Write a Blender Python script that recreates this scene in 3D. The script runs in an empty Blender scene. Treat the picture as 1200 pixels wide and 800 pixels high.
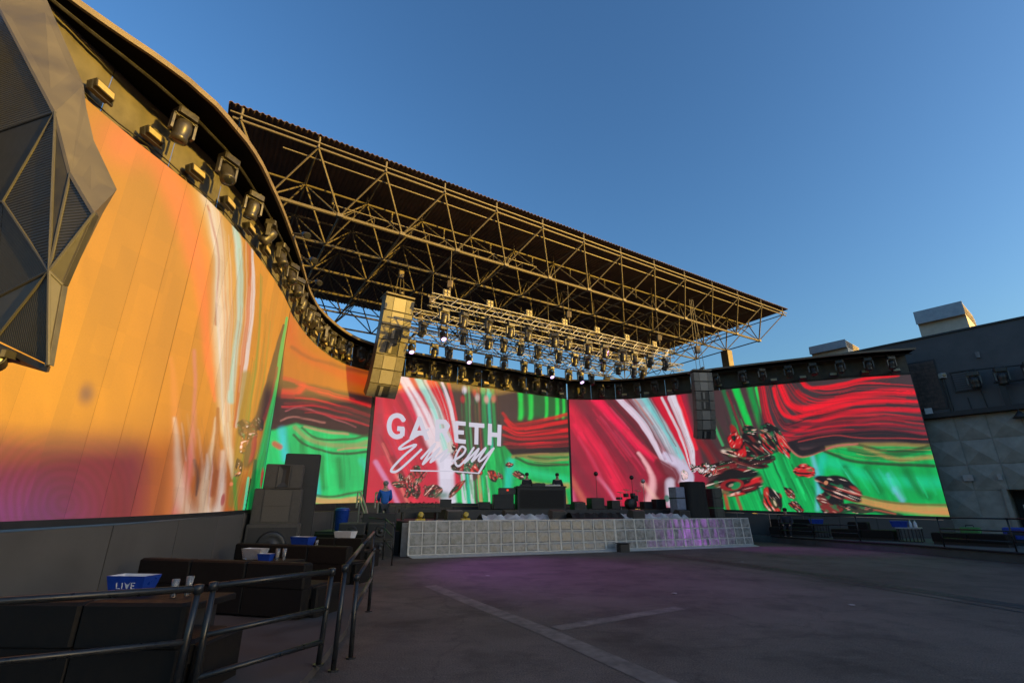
import bpy, math, random
import numpy as np
from mathutils import Vector, Matrix
random.seed(7)
R = math.radians
SC = bpy.context.scene
COL = SC.collection
# ---------------------------------------------------------------- camera, sky, sun, exposure
cam = bpy.data.cameras.new('camera'); camo = bpy.data.objects.new('camera', cam); COL.objects.link(camo)
cam.sensor_width = 36.0; cam.lens = 16.95; cam.clip_start = .05; cam.clip_end = 2000
camo.location = (0, 0, 1.6); camo.rotation_euler = (R(90 + 19.04), 0, 0)
SC.camera = camo
SUN_AZ = math.atan2(-.385, .92)          # plan direction towards the sun, from +X
SUN_EL = R(7.5)
world = bpy.data.worlds.new('World'); SC.world = world; world.use_nodes = True
wn = world.node_tree.nodes; bg = wn['Background']
sky = wn.new('ShaderNodeTexSky'); sky.sky_type = 'NISHITA'; sky.sun_disc = False
sky.sun_elevation = SUN_EL; sky.sun_rotation = math.pi / 2 - SUN_AZ
sky.air_density = 1.3; sky.dust_density = 2.5; sky.ozone_density = 3.9
sg = wn.new('ShaderNodeGamma'); sg.inputs[1].default_value = 1.25; world.node_tree.links.new(sky.outputs[0], sg.inputs[0]); world.node_tree.links.new(sg.outputs[0], bg.inputs[0]); bg.inputs[1].default_value = 0.15
sd = bpy.data.lights.new('sun', 'SUN'); sd.energy = 4.5; sd.angle = R(.55); sd.color = (1.0, .58, .06)
so = bpy.data.objects.new('sun', sd); COL.objects.link(so)
sv = Vector((math.cos(SUN_AZ) * math.cos(SUN_EL), math.sin(SUN_AZ) * math.cos(SUN_EL), math.sin(SUN_EL)))
so.rotation_euler = sv.to_track_quat('Z', 'Y').to_euler(); so.location = (60, -20, 30)
EXPO = 1.05
SC.view_settings.view_transform = 'Standard'; SC.view_settings.look = 'None'
SC.view_settings.exposure = EXPO; SC.view_settings.gamma = 1
EM = 2 ** -EXPO                          # screens keep their brightness when the exposure moves

# ---------------------------------------------------------------- helpers
class MB:
    def __init__(s): s.v = []; s.f = []
    def add(s, vs, fs):
        n = len(s.v); s.v += [tuple(v) for v in vs]; s.f += [tuple(i + n for i in f) for f in fs]; return s
    def obox(s, c, ax, ay, az):
        c = Vector(c); ax, ay, az = Vector(ax), Vector(ay), Vector(az)
        vs = [c + a * ax + b * ay + d * az for d in (-1, 1) for a, b in ((-1, -1), (1, -1), (1, 1), (-1, 1))]
        return s.add(vs, [(3, 2, 1, 0), (4, 5, 6, 7), (0, 1, 5, 4), (1, 2, 6, 5), (2, 3, 7, 6), (3, 0, 4, 7)])
    def box(s, x0, x1, y0, y1, z0, z1):
        return s.obox(((x0 + x1) / 2, (y0 + y1) / 2, (z0 + z1) / 2), ((x1 - x0) / 2, 0, 0), (0, (y1 - y0) / 2, 0), (0, 0, (z1 - z0) / 2))
    def cbox(s, x0, x1, y0, y1, z0, z1, b=.02):      # box with chamfered vertical and top edges
        vs = []
        for z, i in ((z0, 0), (z1 - b, 0), (z1, b)):
            X0, X1, Y0, Y1 = x0 + i, x1 - i, y0 + i, y1 - i
            vs += [(X0 + b, Y0, z), (X1 - b, Y0, z), (X1, Y0 + b, z), (X1, Y1 - b, z), (X1 - b, Y1, z), (X0 + b, Y1, z), (X0, Y1 - b, z), (X0, Y0 + b, z)]
        fs = [tuple(range(7, -1, -1)), tuple(range(16, 24))]
        for k in (0, 8):
            fs += [(k + i, k + (i + 1) % 8, k + 8 + (i + 1) % 8, k + 8 + i) for i in range(8)]
        return s.add(vs, fs)
    def tube(s, p, q, r, n=8, r2=None):
        p, q = Vector(p), Vector(q); r2 = r if r2 is None else r2
        d = (q - p).normalized(); a = d.orthogonal().normalized(); b = d.cross(a)
        vs = []
        for c, rr in ((p, r), (q, r2)):
            vs += [c + (a * math.cos(2 * math.pi * i / n) + b * math.sin(2 * math.pi * i / n)) * rr for i in range(n)]
        return s.add(vs, [(i, (i + 1) % n, n + (i + 1) % n, n + i) for i in range(n)] + [tuple(range(n - 1, -1, -1)), tuple(range(n, 2 * n))])
    def path(s, pts, r, n=6):
        for a, b in zip(pts[:-1], pts[1:]): s.tube(a, b, r, n)
        return s
    def prism(s, poly, z0, z1):
        n = len(poly)
        vs = [(x, y, z0) for x, y in poly] + [(x, y, z1) for x, y in poly]
        return s.add(vs, [tuple(range(n - 1, -1, -1)), tuple(range(n, 2 * n))] + [(i, (i + 1) % n, n + (i + 1) % n, n + i) for i in range(n)])
    def lathe(s, prof, n=12, M=None):
        M = M or Matrix(); vs = []; m = len(prof)
        for r, z in prof: vs += [M @ Vector((r * math.cos(2 * math.pi * i / n), r * math.sin(2 * math.pi * i / n), z)) for i in range(n)]
        fs = [(k * n + i, k * n + (i + 1) % n, (k + 1) * n + (i + 1) % n, (k + 1) * n + i) for k in range(m - 1) for i in range(n)]
        return s.add(vs, fs + [tuple(range(n - 1, -1, -1)), tuple(range((m - 1) * n, m * n))])
    def strip(s, A, B):                              # ruled sheet between two equal-length point rows
        n = len(A); return s.add(list(A) + list(B), [(i, i + 1, n + i + 1, n + i) for i in range(n - 1)])
    def mesh(s, name, off=(0, 0, 0)):
        me = bpy.data.meshes.new(name); o = Vector(off)
        me.from_pydata([Vector(v) - o for v in s.v], [], s.f); me.update(); return me
    def build(s, name, mat, parent=None, smooth=False, world=False):
        off = parent_loc(parent) if (world and parent) else (0, 0, 0)
        me = s.mesh(name, off); me.materials.append(mat)
        if smooth: me.polygons.foreach_set('use_smooth', [True] * len(me.polygons))
        return link(name, me, parent)
def parent_loc(p):
    o = Vector()
    while p: o = o + p.location; p = p.parent
    return o
def link(name, me, parent=None):
    o = bpy.data.objects.new(name, me); COL.objects.link(o)
    if parent: o.parent = parent
    return o
def tag(o, label, cat, group=None):
    o['label'] = label; o['category'] = cat
    if group: o['group'] = group
    return o
def thing(name, label, cat, loc=(0, 0, 0), rz=0, group=None):
    o = bpy.data.objects.new(name, None); COL.objects.link(o); o.empty_display_size = .2
    o.location = loc; o.rotation_euler = (0, 0, rz); return tag(o, label, cat, group)
def struct(o): o['kind'] = 'structure'; return o
def copy_tree(o, parent=None):
    c = o.copy(); COL.objects.link(c)
    if parent: c.parent = parent
    for ch in KIDS.get(o.name, ()): copy_tree(ch, c)
    return c
KIDS = {}
def remember(root):
    def rec(o):
        KIDS[o.name] = [c for c in bpy.data.objects if c.parent == o]
        for c in KIDS[o.name]: rec(c)
    rec(root); return root
ORD = ['first', 'second', 'third', 'fourth', 'fifth', 'sixth', 'seventh', 'eighth', 'ninth', 'tenth', 'eleventh', 'twelfth', 'thirteenth', 'fourteenth', 'fifteenth', 'sixteenth', 'seventeenth', 'eighteenth', 'nineteenth', 'twentieth']
ORD += ['twenty-' + o for o in ORD[:9]]
UNIT = {}
def unit(mat, n=8):
    k = (mat.name, n)
    if k not in UNIT:
        me = MB().tube((0, 0, 0), (0, 0, 1), 1, n).mesh('strut'); me.materials.append(mat); UNIT[k] = me
    return UNIT[k]
def strut(name, p, q, r, mat, parent, n=6):          # shared cylinder, stretched between two world points
    p, q = Vector(p), Vector(q); o = link(name, unit(mat, n), parent)
    d = q - p; o.rotation_mode = 'QUATERNION'; o.rotation_quaternion = d.to_track_quat('Z', 'Y')
    o.location = p - parent_loc(parent); o.scale = (r, r, d.length); return o
def lin(c): return tuple((v / 12.92 if v <= .04045 else ((v + .055) / 1.055) ** 2.4) for v in [x / 255 for x in c])
MATS = {}
def mat(name, col, rough=.6, metal=0, var=.25, scale=6, bump=0, spec=.5, streak=None):
    m = bpy.data.materials.new(name); m.use_nodes = True; MATS[name] = m
    N = m.node_tree.nodes; L = m.node_tree.links; b = N['Principled BSDF']
    b.inputs['Roughness'].default_value = rough; b.inputs['Metallic'].default_value = metal; b.inputs['Specular IOR Level'].default_value = spec
    tc = N.new('ShaderNodeTexCoord'); mp = N.new('ShaderNodeMapping'); L.new(tc.outputs['Object'], mp.inputs[0])
    if streak: mp.inputs['Scale'].default_value = streak
    nz = N.new('ShaderNodeTexNoise'); nz.inputs['Scale'].default_value = scale; nz.inputs['Detail'].default_value = 6; nz.inputs['Roughness'].default_value = .6
    L.new(mp.outputs[0], nz.inputs[0])
    rp = N.new('ShaderNodeMapRange'); rp.inputs[1].default_value = .3; rp.inputs[2].default_value = .7
    rp.inputs[3].default_value = 1 - var; rp.inputs[4].default_value = 1 + var; L.new(nz.outputs[0], rp.inputs[0])
    mx = N.new('ShaderNodeVectorMath'); mx.operation = 'SCALE'; mx.inputs[0].default_value = col[:3]; L.new(rp.outputs[0], mx.inputs['Scale'])
    L.new(mx.outputs[0], b.inputs['Base Color'])
    rr = N.new('ShaderNodeMapRange'); rr.inputs[1].default_value = .3; rr.inputs[2].default_value = .7
    rr.inputs[3].default_value = max(.05, rough - .12); rr.inputs[4].default_value = min(1, rough + .12); L.new(nz.outputs[0], rr.inputs[0]); L.new(rr.outputs[0], b.inputs['Roughness'])
    if bump:
        bp = N.new('ShaderNodeBump'); bp.inputs['Strength'].default_value = bump; bp.inputs['Distance'].default_value = .02
        L.new(nz.outputs[0], bp.inputs['Height']); L.new(bp.outputs[0], b.inputs['Normal'])
    return m
def glow(name, col, strength):
    m = bpy.data.materials.new(name); m.use_nodes = True; b = m.node_tree.nodes['Principled BSDF']
    b.inputs['Base Color'].default_value = (.02, .02, .02, 1); b.inputs['Emission Color'].default_value = (*col, 1); b.inputs['Emission Strength'].default_value = strength * EM
    m.cycles.emission_sampling = 'NONE'; return m
def ribbed(name, col, freq, axis, depth=.5, rough=.5, metal=.3):
    m = mat(name, col, rough, metal, .2, 3); N = m.node_tree.nodes; L = m.node_tree.links; b = N['Principled BSDF']
    tc = N.new('ShaderNodeTexCoord'); w = N.new('ShaderNodeTexWave'); w.wave_type = 'BANDS'; w.bands_direction = axis
    w.inputs['Scale'].default_value = freq; L.new(tc.outputs['Object'], w.inputs[0])
    bp = N.new('ShaderNodeBump'); bp.inputs['Strength'].default_value = depth; bp.inputs['Distance'].default_value = .03
    L.new(w.outputs['Fac'], bp.inputs['Height']); L.new(bp.outputs[0], b.inputs['Normal']); return m

M_black = mat('black_paint', (.018, .018, .020), .55)
M_fabric = mat('black_fabric', (.016, .014, .013), .85, var=.3, scale=20, bump=.15)
M_leather = mat('black_vinyl', (.010, .0085, .0075), .68, var=.25, scale=12, bump=.1, spec=.22)
M_wall = mat('charcoal_wall', (.072, .068, .064), .75, var=.2, scale=1.5, bump=.08)
M_grey = mat('grey_cladding', (.29, .265, .23), .65, var=.22, scale=2.2, bump=.06)
M_blue = mat('slate_paint', (.085, .084, .088), .7, var=.25, scale=1.2, bump=.06)
M_steel = mat('roof_steel', (.115, .10, .08), .55, .1, .35, 4)
M_alu = mat('aluminium', (.42, .41, .40), .38, .6, .2, 8)
M_sheet = mat('roof_sheet', (.085, .052, .040), .7, .1, .5, 1.1, streak=(1, 1, 1))
M_rim = mat('canopy_rim', (.14, .11, .075), .6, 0, .25, 2)
M_curtain = mat('fascia_cloth', (.085, .078, .062), .8, 0, .3, 3, .2)
M_dark = mat('dark_metal', (.03, .03, .032), .45, .3)
M_fix = mat('fixture_black', (.034, .031, .029), .42, .1)
M_rail = mat('rail_paint', (.022, .024, .027), .35, .3, .3, 14)
M_glassb = mat('lens_glass', (.02, .022, .028), .08, 0, .1)
M_grille = mat('speaker_grille', (.075, .07, .062), .6, .1, .2, 30)
M_cab = mat('speaker_cabinet', (.05, .047, .043), .55, 0, .25, 9)
M_yell = mat('yellow_lens', (.34, .28, .15), .35, 0, .15, 10)
M_white = mat('white_plastic', (.62, .62, .64), .4, 0, .1)
M_bluep = mat('blue_plastic', (.010, .045, .30), .35, 0, .2, 12)
M_buff = mat('buff_metal', (.46, .41, .33), .5, .1, .18, 2)
M_galv = mat('galvanised_sheet', (.30, .31, .32), .45, .4, .2, 3)
M_block = mat('frosted_block', (.23, .225, .21), .28, 0, .35, 5, .35)
M_frame = mat('block_frame', (.50, .48, .44), .45, .1, .2, 7)
M_skin = mat('skin', (.42, .25, .17), .6, 0, .1)
M_hair = mat('dark_hair', (.02, .015, .012), .7)
M_cap = mat('grey_cap', (.20, .20, .21), .8)
M_shirt = mat('blue_shirt', (.012, .10, .42), .8, 0, .25, 18, .2)
M_cloth = mat('dark_clothes', (.02, .02, .023), .85)
M_denim = mat('dark_trousers', (.03, .032, .045), .85)
M_tarp = mat('pale_tarp', (.50, .50, .50), .6, 0, .35, 3, .4)
M_yellow = mat('yellow_case', (.50, .34, .03), .45)
M_wood = mat('board', (.085, .06, .05), .8, 0, .5, 5, .3)
M_green = mat('green_case', (.05, .20, .05), .5)
M_lilac = mat('pale_case', (.22, .24, .32), .5)
M_cable = mat('cable', (.02, .02, .02), .6)
M_clear = mat('clear_tumbler', (.75, .75, .77), .12, 0, .05); M_clear.node_tree.nodes['Principled BSDF'].inputs['Transmission Weight'].default_value = .8
M_red = glow('red_led', (.9, .05, .02), 1.2)
M_lit = glow('lit_lens', (.80, .52, 1.0), 2.6)
M_letter = glow('screen_lettering', lin((212, 208, 226)), .85)

# asphalt of the yard
def ground_material():
    m = bpy.data.materials.new('worn_asphalt'); m.use_nodes = True; N = m.node_tree.nodes; L = m.node_tree.links; b = N['Principled BSDF']
    tc = N.new('ShaderNodeTexCoord')
    def noise(scale, det, st=None):
        n = N.new('ShaderNodeTexNoise'); n.inputs['Scale'].default_value = scale; n.inputs['Detail'].default_value = det; n.inputs['Roughness'].default_value = .65
        if st:
            mp = N.new('ShaderNodeMapping'); mp.inputs['Scale'].default_value = st; mp.inputs['Rotation'].default_value = (0, 0, .35); L.new(tc.outputs['Object'], mp.inputs[0]); L.new(mp.outputs[0], n.inputs[0])
        else: L.new(tc.outputs['Object'], n.inputs[0])
        return n
    big = noise(.28, 5); mid = noise(2.2, 8, (1, 2.4, 1)); fine = noise(55, 3)
    cr = N.new('ShaderNodeValToRGB'); e = cr.color_ramp.elements
    e[0].position = .34; e[0].color = (.078, .060, .048, 1); e[1].position = .66; e[1].color = (.142, .110, .090, 1); L.new(big.outputs[0], cr.inputs[0])
    r2 = N.new('ShaderNodeMapRange'); r2.inputs[1].default_value = .55; r2.inputs[2].default_value = .78; r2.inputs[3].default_value = 0; r2.inputs[4].default_value = .55; L.new(mid.outputs[0], r2.inputs[0])
    mx = N.new('ShaderNodeMix'); mx.data_type = 'RGBA'; L.new(r2.outputs[0], mx.inputs[0]); L.new(cr.outputs[0], mx.inputs[6]); mx.inputs[7].default_value = (.20, .17, .15, 1)
    r3 = N.new('ShaderNodeMapRange'); r3.inputs[1].default_value = .35; r3.inputs[2].default_value = .65; r3.inputs[3].default_value = .55; r3.inputs[4].default_value = 1.45; L.new(fine.outputs[0], r3.inputs[0])
    dn = noise(1.1, 4); ad = N.new('ShaderNodeVectorMath'); ad.operation = 'MULTIPLY_ADD'; ad.inputs[1].default_value = (1.2, 1.2, 0); L.new(dn.outputs['Color'], ad.inputs[0]); L.new(tc.outputs['Object'], ad.inputs[2])
    vo = N.new('ShaderNodeTexVoronoi'); vo.feature = 'DISTANCE_TO_EDGE'; vo.inputs['Scale'].default_value = .33; L.new(ad.outputs[0], vo.inputs['Vector'])
    ck = N.new('ShaderNodeMapRange'); ck.inputs[1].default_value = .002; ck.inputs[2].default_value = .012; ck.inputs[3].default_value = .8; ck.inputs[4].default_value = 1; L.new(vo.outputs['Distance'], ck.inputs[0])
    st = noise(.9, 7); sr = N.new('ShaderNodeMapRange'); sr.inputs[1].default_value = .36; sr.inputs[2].default_value = .5; sr.inputs[3].default_value = .62; sr.inputs[4].default_value = 1; L.new(st.outputs[0], sr.inputs[0])
    m1 = N.new('ShaderNodeMath'); m1.operation = 'MULTIPLY'; L.new(ck.outputs[0], m1.inputs[0]); L.new(r3.outputs[0], m1.inputs[1]); m2 = N.new('ShaderNodeMath'); m2.operation = 'MULTIPLY'; L.new(m1.outputs[0], m2.inputs[0]); L.new(sr.outputs[0], m2.inputs[1])
    sp = N.new('ShaderNodeVectorMath'); sp.operation = 'SCALE'; L.new(mx.outputs[2], sp.inputs[0]); L.new(m2.outputs[0], sp.inputs['Scale'])
    L.new(sp.outputs[0], b.inputs['Base Color'])
    rr = N.new('ShaderNodeMapRange'); rr.inputs[3].default_value = .55; rr.inputs[4].default_value = .95; L.new(mid.outputs[0], rr.inputs[0]); L.new(rr.outputs[0], b.inputs['Roughness'])
    bp = N.new('ShaderNodeBump'); bp.inputs['Strength'].default_value = .35; bp.inputs['Distance'].default_value = .01; L.new(fine.outputs[0], bp.inputs['Height']); L.new(bp.outputs[0], b.inputs['Normal'])
    b.inputs['Specular IOR Level'].default_value = .3
    return m
M_ground = ground_material()
M_patch = mat('pale_patch', (.15, .12, .10), .85, 0, .5, 5, .25)
M_tar = mat('tar_seam', (.012, .012, .012), .6, 0, .3, 8)
M_floor = mat('terrace_floor', (.075, .085, .082), .8, 0, .3, 2)

# ---------------------------------------------------------------- ground
struct(MB().add([(-200, -200, 0), (200, -200, 0), (200, 200, 0), (-200, 200, 0)], [(0, 1, 2, 3)]).build('ground', M_ground))
def sheet(name, pts, w, z, m):
    pts = [Vector((*p, z)) for p in pts]; A = []; B = []
    for i, p in enumerate(pts):
        d = (pts[min(i + 1, len(pts) - 1)] - pts[max(i - 1, 0)]).normalized(); n = Vector((-d.y, d.x, 0)) * w / 2
        A.append(p - n); B.append(p + n)
    return struct(MB().strip(A, B).build(name, m))
sheet('floor_patch', [(-1.8, 11.7), (-.7, 9.65), (.47, 7.55), (1.5, 5.4), (2.1, 4.0)], .30, .004, M_patch)
sheet('floor_patch', [(.62, 7.72), (2.85, 9.2)], .26, .0045, M_patch)
sheet('floor_seam', [(3.9, 22.6), (5.6, 18.0), (7.3, 13.4), (8.3, 8.8), (8.9, 5.0)], .10, .005, M_tar)
sheet('floor_seam', [(4.3, 22.6), (6.05, 18.0), (7.8, 13.4), (8.85, 8.8), (9.5, 5.0)], .45, .004, M_tar)
# seating platform at the left, a shallow step above the yard
PLAT = [(-8.5, -3), (-1.75, -3), (-1.95, 5.3), (-2.2, 7.3), (-2.75, 9.4), (-3.45, 12.0), (-4.0, 15.0), (-4.6, 17.2), (-8.6, 17.2)]
struct(MB().prism(PLAT, .002, .09).build('seating_platform', mat('platform_concrete', (.055, .048, .046), .85, 0, .3, 2.5, .15)))
# ---------------------------------------------------------------- walls of light: paths in plan
def smooth(P, n=12):
    P = [np.array(p, float) for p in P]; P = [2 * P[0] - P[1]] + P + [2 * P[-1] - P[-2]]; out = []
    for i in range(1, len(P) - 2):
        a, b, c, d = P[i - 1:i + 3]
        for k in range(n):
            t = k / n; out.append(.5 * (2 * b + (c - a) * t + (2 * a - 5 * b + 4 * c - d) * t * t + (3 * b - a - 3 * c + d) * t ** 3))
    out.append(P[-2]); return np.array(out)
def arc(P): return np.concatenate([[0], np.cumsum(np.linalg.norm(np.diff(P, axis=0), axis=1))])
WL = smooth([(-7.35, 3.2), (-7.3, 4.2), (-7.2, 5.3), (-7.1, 6.3), (-7.0, 7.2), (-6.86, 8.04), (-6.73, 9.29), (-6.89, 11.51), (-7.31, 13.98), (-7.85, 16.19), (-8.2, 19.09), (-7.97, 21.6), (-6.86, 23.4)])
WC = smooth([(-6.86, 23.4), (3.47, 29.66)])
WR = smooth([(3.47, 29.66), (5.33, 29.8), (7.4, 29.5), (9.3, 28.68), (12.02, 27.12), (15.3, 25.51), (17.82, 24.41), (20.31, 23.75)])
SL, SCc, SR = arc(WL), arc(WC), arc(WR)
def on(P, S, s): return np.array([np.interp(s, S, P[:, 0]), np.interp(s, S, P[:, 1])])
def nrm(P, S, s):                        # normal towards the yard
    d = on(P, S, min(s + .3, S[-1])) - on(P, S, max(s - .3, 0)); d = d / np.linalg.norm(d); return np.array([d[1], -d[0]])
ZT = 8.0
# ---- picture on the screens, some sun and shade painted in, worked out on a flat canvas and stored as point colours
def vnoise(x, y, seed=0):
    xi = np.floor(x).astype(np.int64); yi = np.floor(y).astype(np.int64); fx = x - xi; fy = y - yi
    def h(a, b):
        v = (a * 374761393 + b * 668265263 + seed * 982451653) & 0x7fffffff
        v = ((v ^ (v >> 13)) * 1274126177) & 0x7fffffff; return ((v ^ (v >> 16)) & 0xffff) / 65535.
    sx = fx * fx * (3 - 2 * fx); sy = fy * fy * (3 - 2 * fy)
    return (h(xi, yi) * (1 - sx) + h(xi + 1, yi) * sx) * (1 - sy) + (h(xi, yi + 1) * (1 - sx) + h(xi + 1, yi + 1) * sx) * sy
class Canvas:
    def __init__(s, X, Y, warp=1.1):
        s.X0, s.Y0 = X, Y
        s.X = X + warp * (vnoise(X / 34, Y / 34, 1) - .5) * 2 + .5 * warp * (vnoise(X / 8, Y / 8, 2) - .5)
        s.Y = Y + warp * (vnoise(X / 34, Y / 34, 3) - .5) * 2 + .5 * warp * (vnoise(X / 8, Y / 8, 4) - .5)
        s.C = np.zeros(X.shape + (3,))
    def mix(s, m, col):
        m = m[..., None]; s.C = s.C * (1 - m) + np.array(lin(col)) * m
    def fill(s, col, m=None): s.mix(np.ones_like(s.X) if m is None else m, col)
    def local(s, x0, x1, y0, y1): return np.nonzero((s.X > x0) & (s.X < x1) & (s.Y > y0) & (s.Y < y1))
    def lmix(s, I, m, col): m = m[:, None]; s.C[I] = s.C[I] * (1 - m) + np.array(lin(col)) * m
    def stroke(s, col, pts, w, a=1., soft=.6, streak=0, seed=5):
        pts = np.array(curve(pts, w)); wm = pts[:, 2].max()
        I = s.local(pts[:, 0].min() - wm, pts[:, 0].max() + wm, pts[:, 1].min() - wm, pts[:, 1].max() + wm)
        if not len(I[0]): return
        X, Y = s.X[I], s.Y[I]; best = np.full(X.shape, 9.); side = np.zeros(X.shape)
        for (x0, y0, w0), (x1, y1, w1) in zip(pts[:-1], pts[1:]):
            dx, dy = x1 - x0, y1 - y0; L2 = dx * dx + dy * dy + 1e-6
            t = np.clip(((X - x0) * dx + (Y - y0) * dy) / L2, 0, 1)
            d = np.hypot(X - x0 - t * dx, Y - y0 - t * dy) / (w0 + (w1 - w0) * t)
            sg = np.sign((X - x0) * dy - (Y - y0) * dx) * d
            side = np.where(d < best, sg, side); best = np.minimum(best, d)
        m = np.clip((1 - best) / soft, 0, 1); m = m * m * (3 - 2 * m) * a
        k = .3 + .8 * streak; v = .55 * vnoise(side * 5 + 50, X / 60, seed) + .45 * vnoise(side * 14 + 90, X / 40, seed + 3)
        s.lmix(I, m * np.clip(1 - k + 2 * k * v, 0, 1), col)
    def blob(s, col, x, y, rx, ry, ang=0, a=1., soft=.4, ring=0):
        r = max(rx, ry) * 1.3; I = s.local(x - r, x + r, y - r, y + r)
        if not len(I[0]): return
        c, n = math.cos(R(ang)), math.sin(R(ang)); dx, dy = s.X[I] - x, s.Y[I] - y
        d = np.hypot((dx * c + dy * n) / rx, (-dx * n + dy * c) / ry)
        if ring: d = np.abs(d - .8) / ring
        m = np.clip((1 - d) / soft, 0, 1); s.lmix(I, m * m * (3 - 2 * m) * a, col)
    def poly(s, col, f, a=1., soft=4): s.mix(np.clip(f / soft + .5, 0, 1) * a, col)
    def streaks(s, k, dirx, diry, scale, seed=9, m=1.):  # multiply by stripes running along a direction
        q = (s.X * diry - s.Y * dirx) / scale
        v = .6 * vnoise(q, s.X * 0 + s.Y / 90, seed) + .4 * vnoise(q * 3.1, s.Y / 60, seed + 1)
        s.C = s.C * (1 + (m * k * (v - .5) * 2)[..., None])
def curve(pts, w):                       # rounds a polyline of (x, y[, width]) points
    P = np.array([tuple(p) if len(p) > 2 else (p[0], p[1], w) for p in pts], float)
    if len(P) < 3: return [tuple(p) for p in P]
    Q = np.vstack([2 * P[0] - P[1], P, 2 * P[-1] - P[-2]]); out = []
    for i in range(1, len(Q) - 2):
        a, b, c, d = Q[i - 1:i + 3]
        for k in range(4):
            t = k / 4; q = .5 * (2 * b + (c - a) * t + (2 * a - 5 * b + 4 * c - d) * t * t + (3 * b - a - 3 * c + d) * t ** 3); q[2] = max(q[2], .3); out.append(tuple(q))
    return out + [tuple(P[-1])]
def glossy(c, x, y, rx, ry, ang, col=(150, 28, 30)):
    co, sn = math.cos(R(ang)), math.sin(R(ang)); r_ = max(rx, ry) * 1.5; I = c.local(x - r_, x + r_, y - r_, y + r_)
    if not len(I[0]): return
    dx, dy = c.X[I] - x, c.Y[I] - y; a = (dx * co + dy * sn) / rx; b = (-dx * sn + dy * co) / ry; sd_ = int(x * 7 + y)
    th = np.arctan2(b, a); d = np.hypot(a, b) * (1 + .45 * (vnoise(np.cos(th) * 1.7 + x, np.sin(th) * 1.7 + y, sd_) - .5))
    m = np.clip((1 - d) / .12, 0, 1); bands = vnoise(a * .9 + 2 * vnoise(a * 2 + x, b * 2, sd_ + 1), b * 3.4 + 1.6 * d + y, sd_ + 2); f2 = vnoise(a * 2 + x, b * 9 + 2 * a, sd_ + 3)
    c.lmix(I, m, (26, 14, 16)); c.lmix(I, m * np.clip((bands - .42) * 5, 0, 1) * np.clip((.97 - d) / .15, 0, 1), col); c.lmix(I, m * np.clip((f2 - .62) * 6, 0, 1) * np.clip((bands - .5) * 4, 0, 1), (214, 136, 120)); c.lmix(I, m * np.clip((f2 - .8) * 8, 0, 1) * .8, (236, 214, 200)); c.lmix(I, m * np.clip((vnoise(a * 3, b * 4 + x, sd_ + 5) - .72) * 6, 0, 1) * .7, (20, 120, 76))
def z1(L): return [((660 + a[0] / 4.704), (440 + a[1] / 4.704)) + tuple(a[2:]) for a in L]
def z2(L): return [((870 + a[0] / 4.444), (430 + a[1] / 4.444)) + tuple(a[2:]) for a in L]
def z3(L): return [((430 + a[0] / 4.704), (430 + a[1] / 4.704)) + tuple(a[2:]) for a in L]
def z5(L): return [((320 + a[0] / 3.333), (360 + a[1] / 3.333)) + tuple(a[2:]) for a in L]
def resample(P, n=9):
    P = np.array([p[:2] for p in P], float); S = arc(P); u = np.linspace(0, S[-1], n); return np.stack([np.interp(u, S, P[:, 0]), np.interp(u, S, P[:, 1])], -1)
def family(c, A, B, n, cols, w, a=.8, seed=1, lo=0., hi=1., soft=.8):   # many thin streaks between two guide lines
    rn = random.Random(seed); A, B = resample(A), resample(B)
    for i in range(n):
        f = rn.uniform(lo, hi); q = A + (B - A) * f; i0 = rn.randint(0, 3); i1 = rn.randint(max(i0 + 3, 5), 9); ww = w * rn.uniform(.4, 1.5); pts = [(x, y, ww * (.35 + .65 * math.sin(math.pi * (k + .6) / (i1 - i0 + .2)))) for k, (x, y) in enumerate(q[i0:i1])]
        c.stroke(rn.choice(cols), pts, ww * 1.25, a * rn.uniform(.35, .8), 1.0, .1, seed=rn.randint(0, 99))
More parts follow.
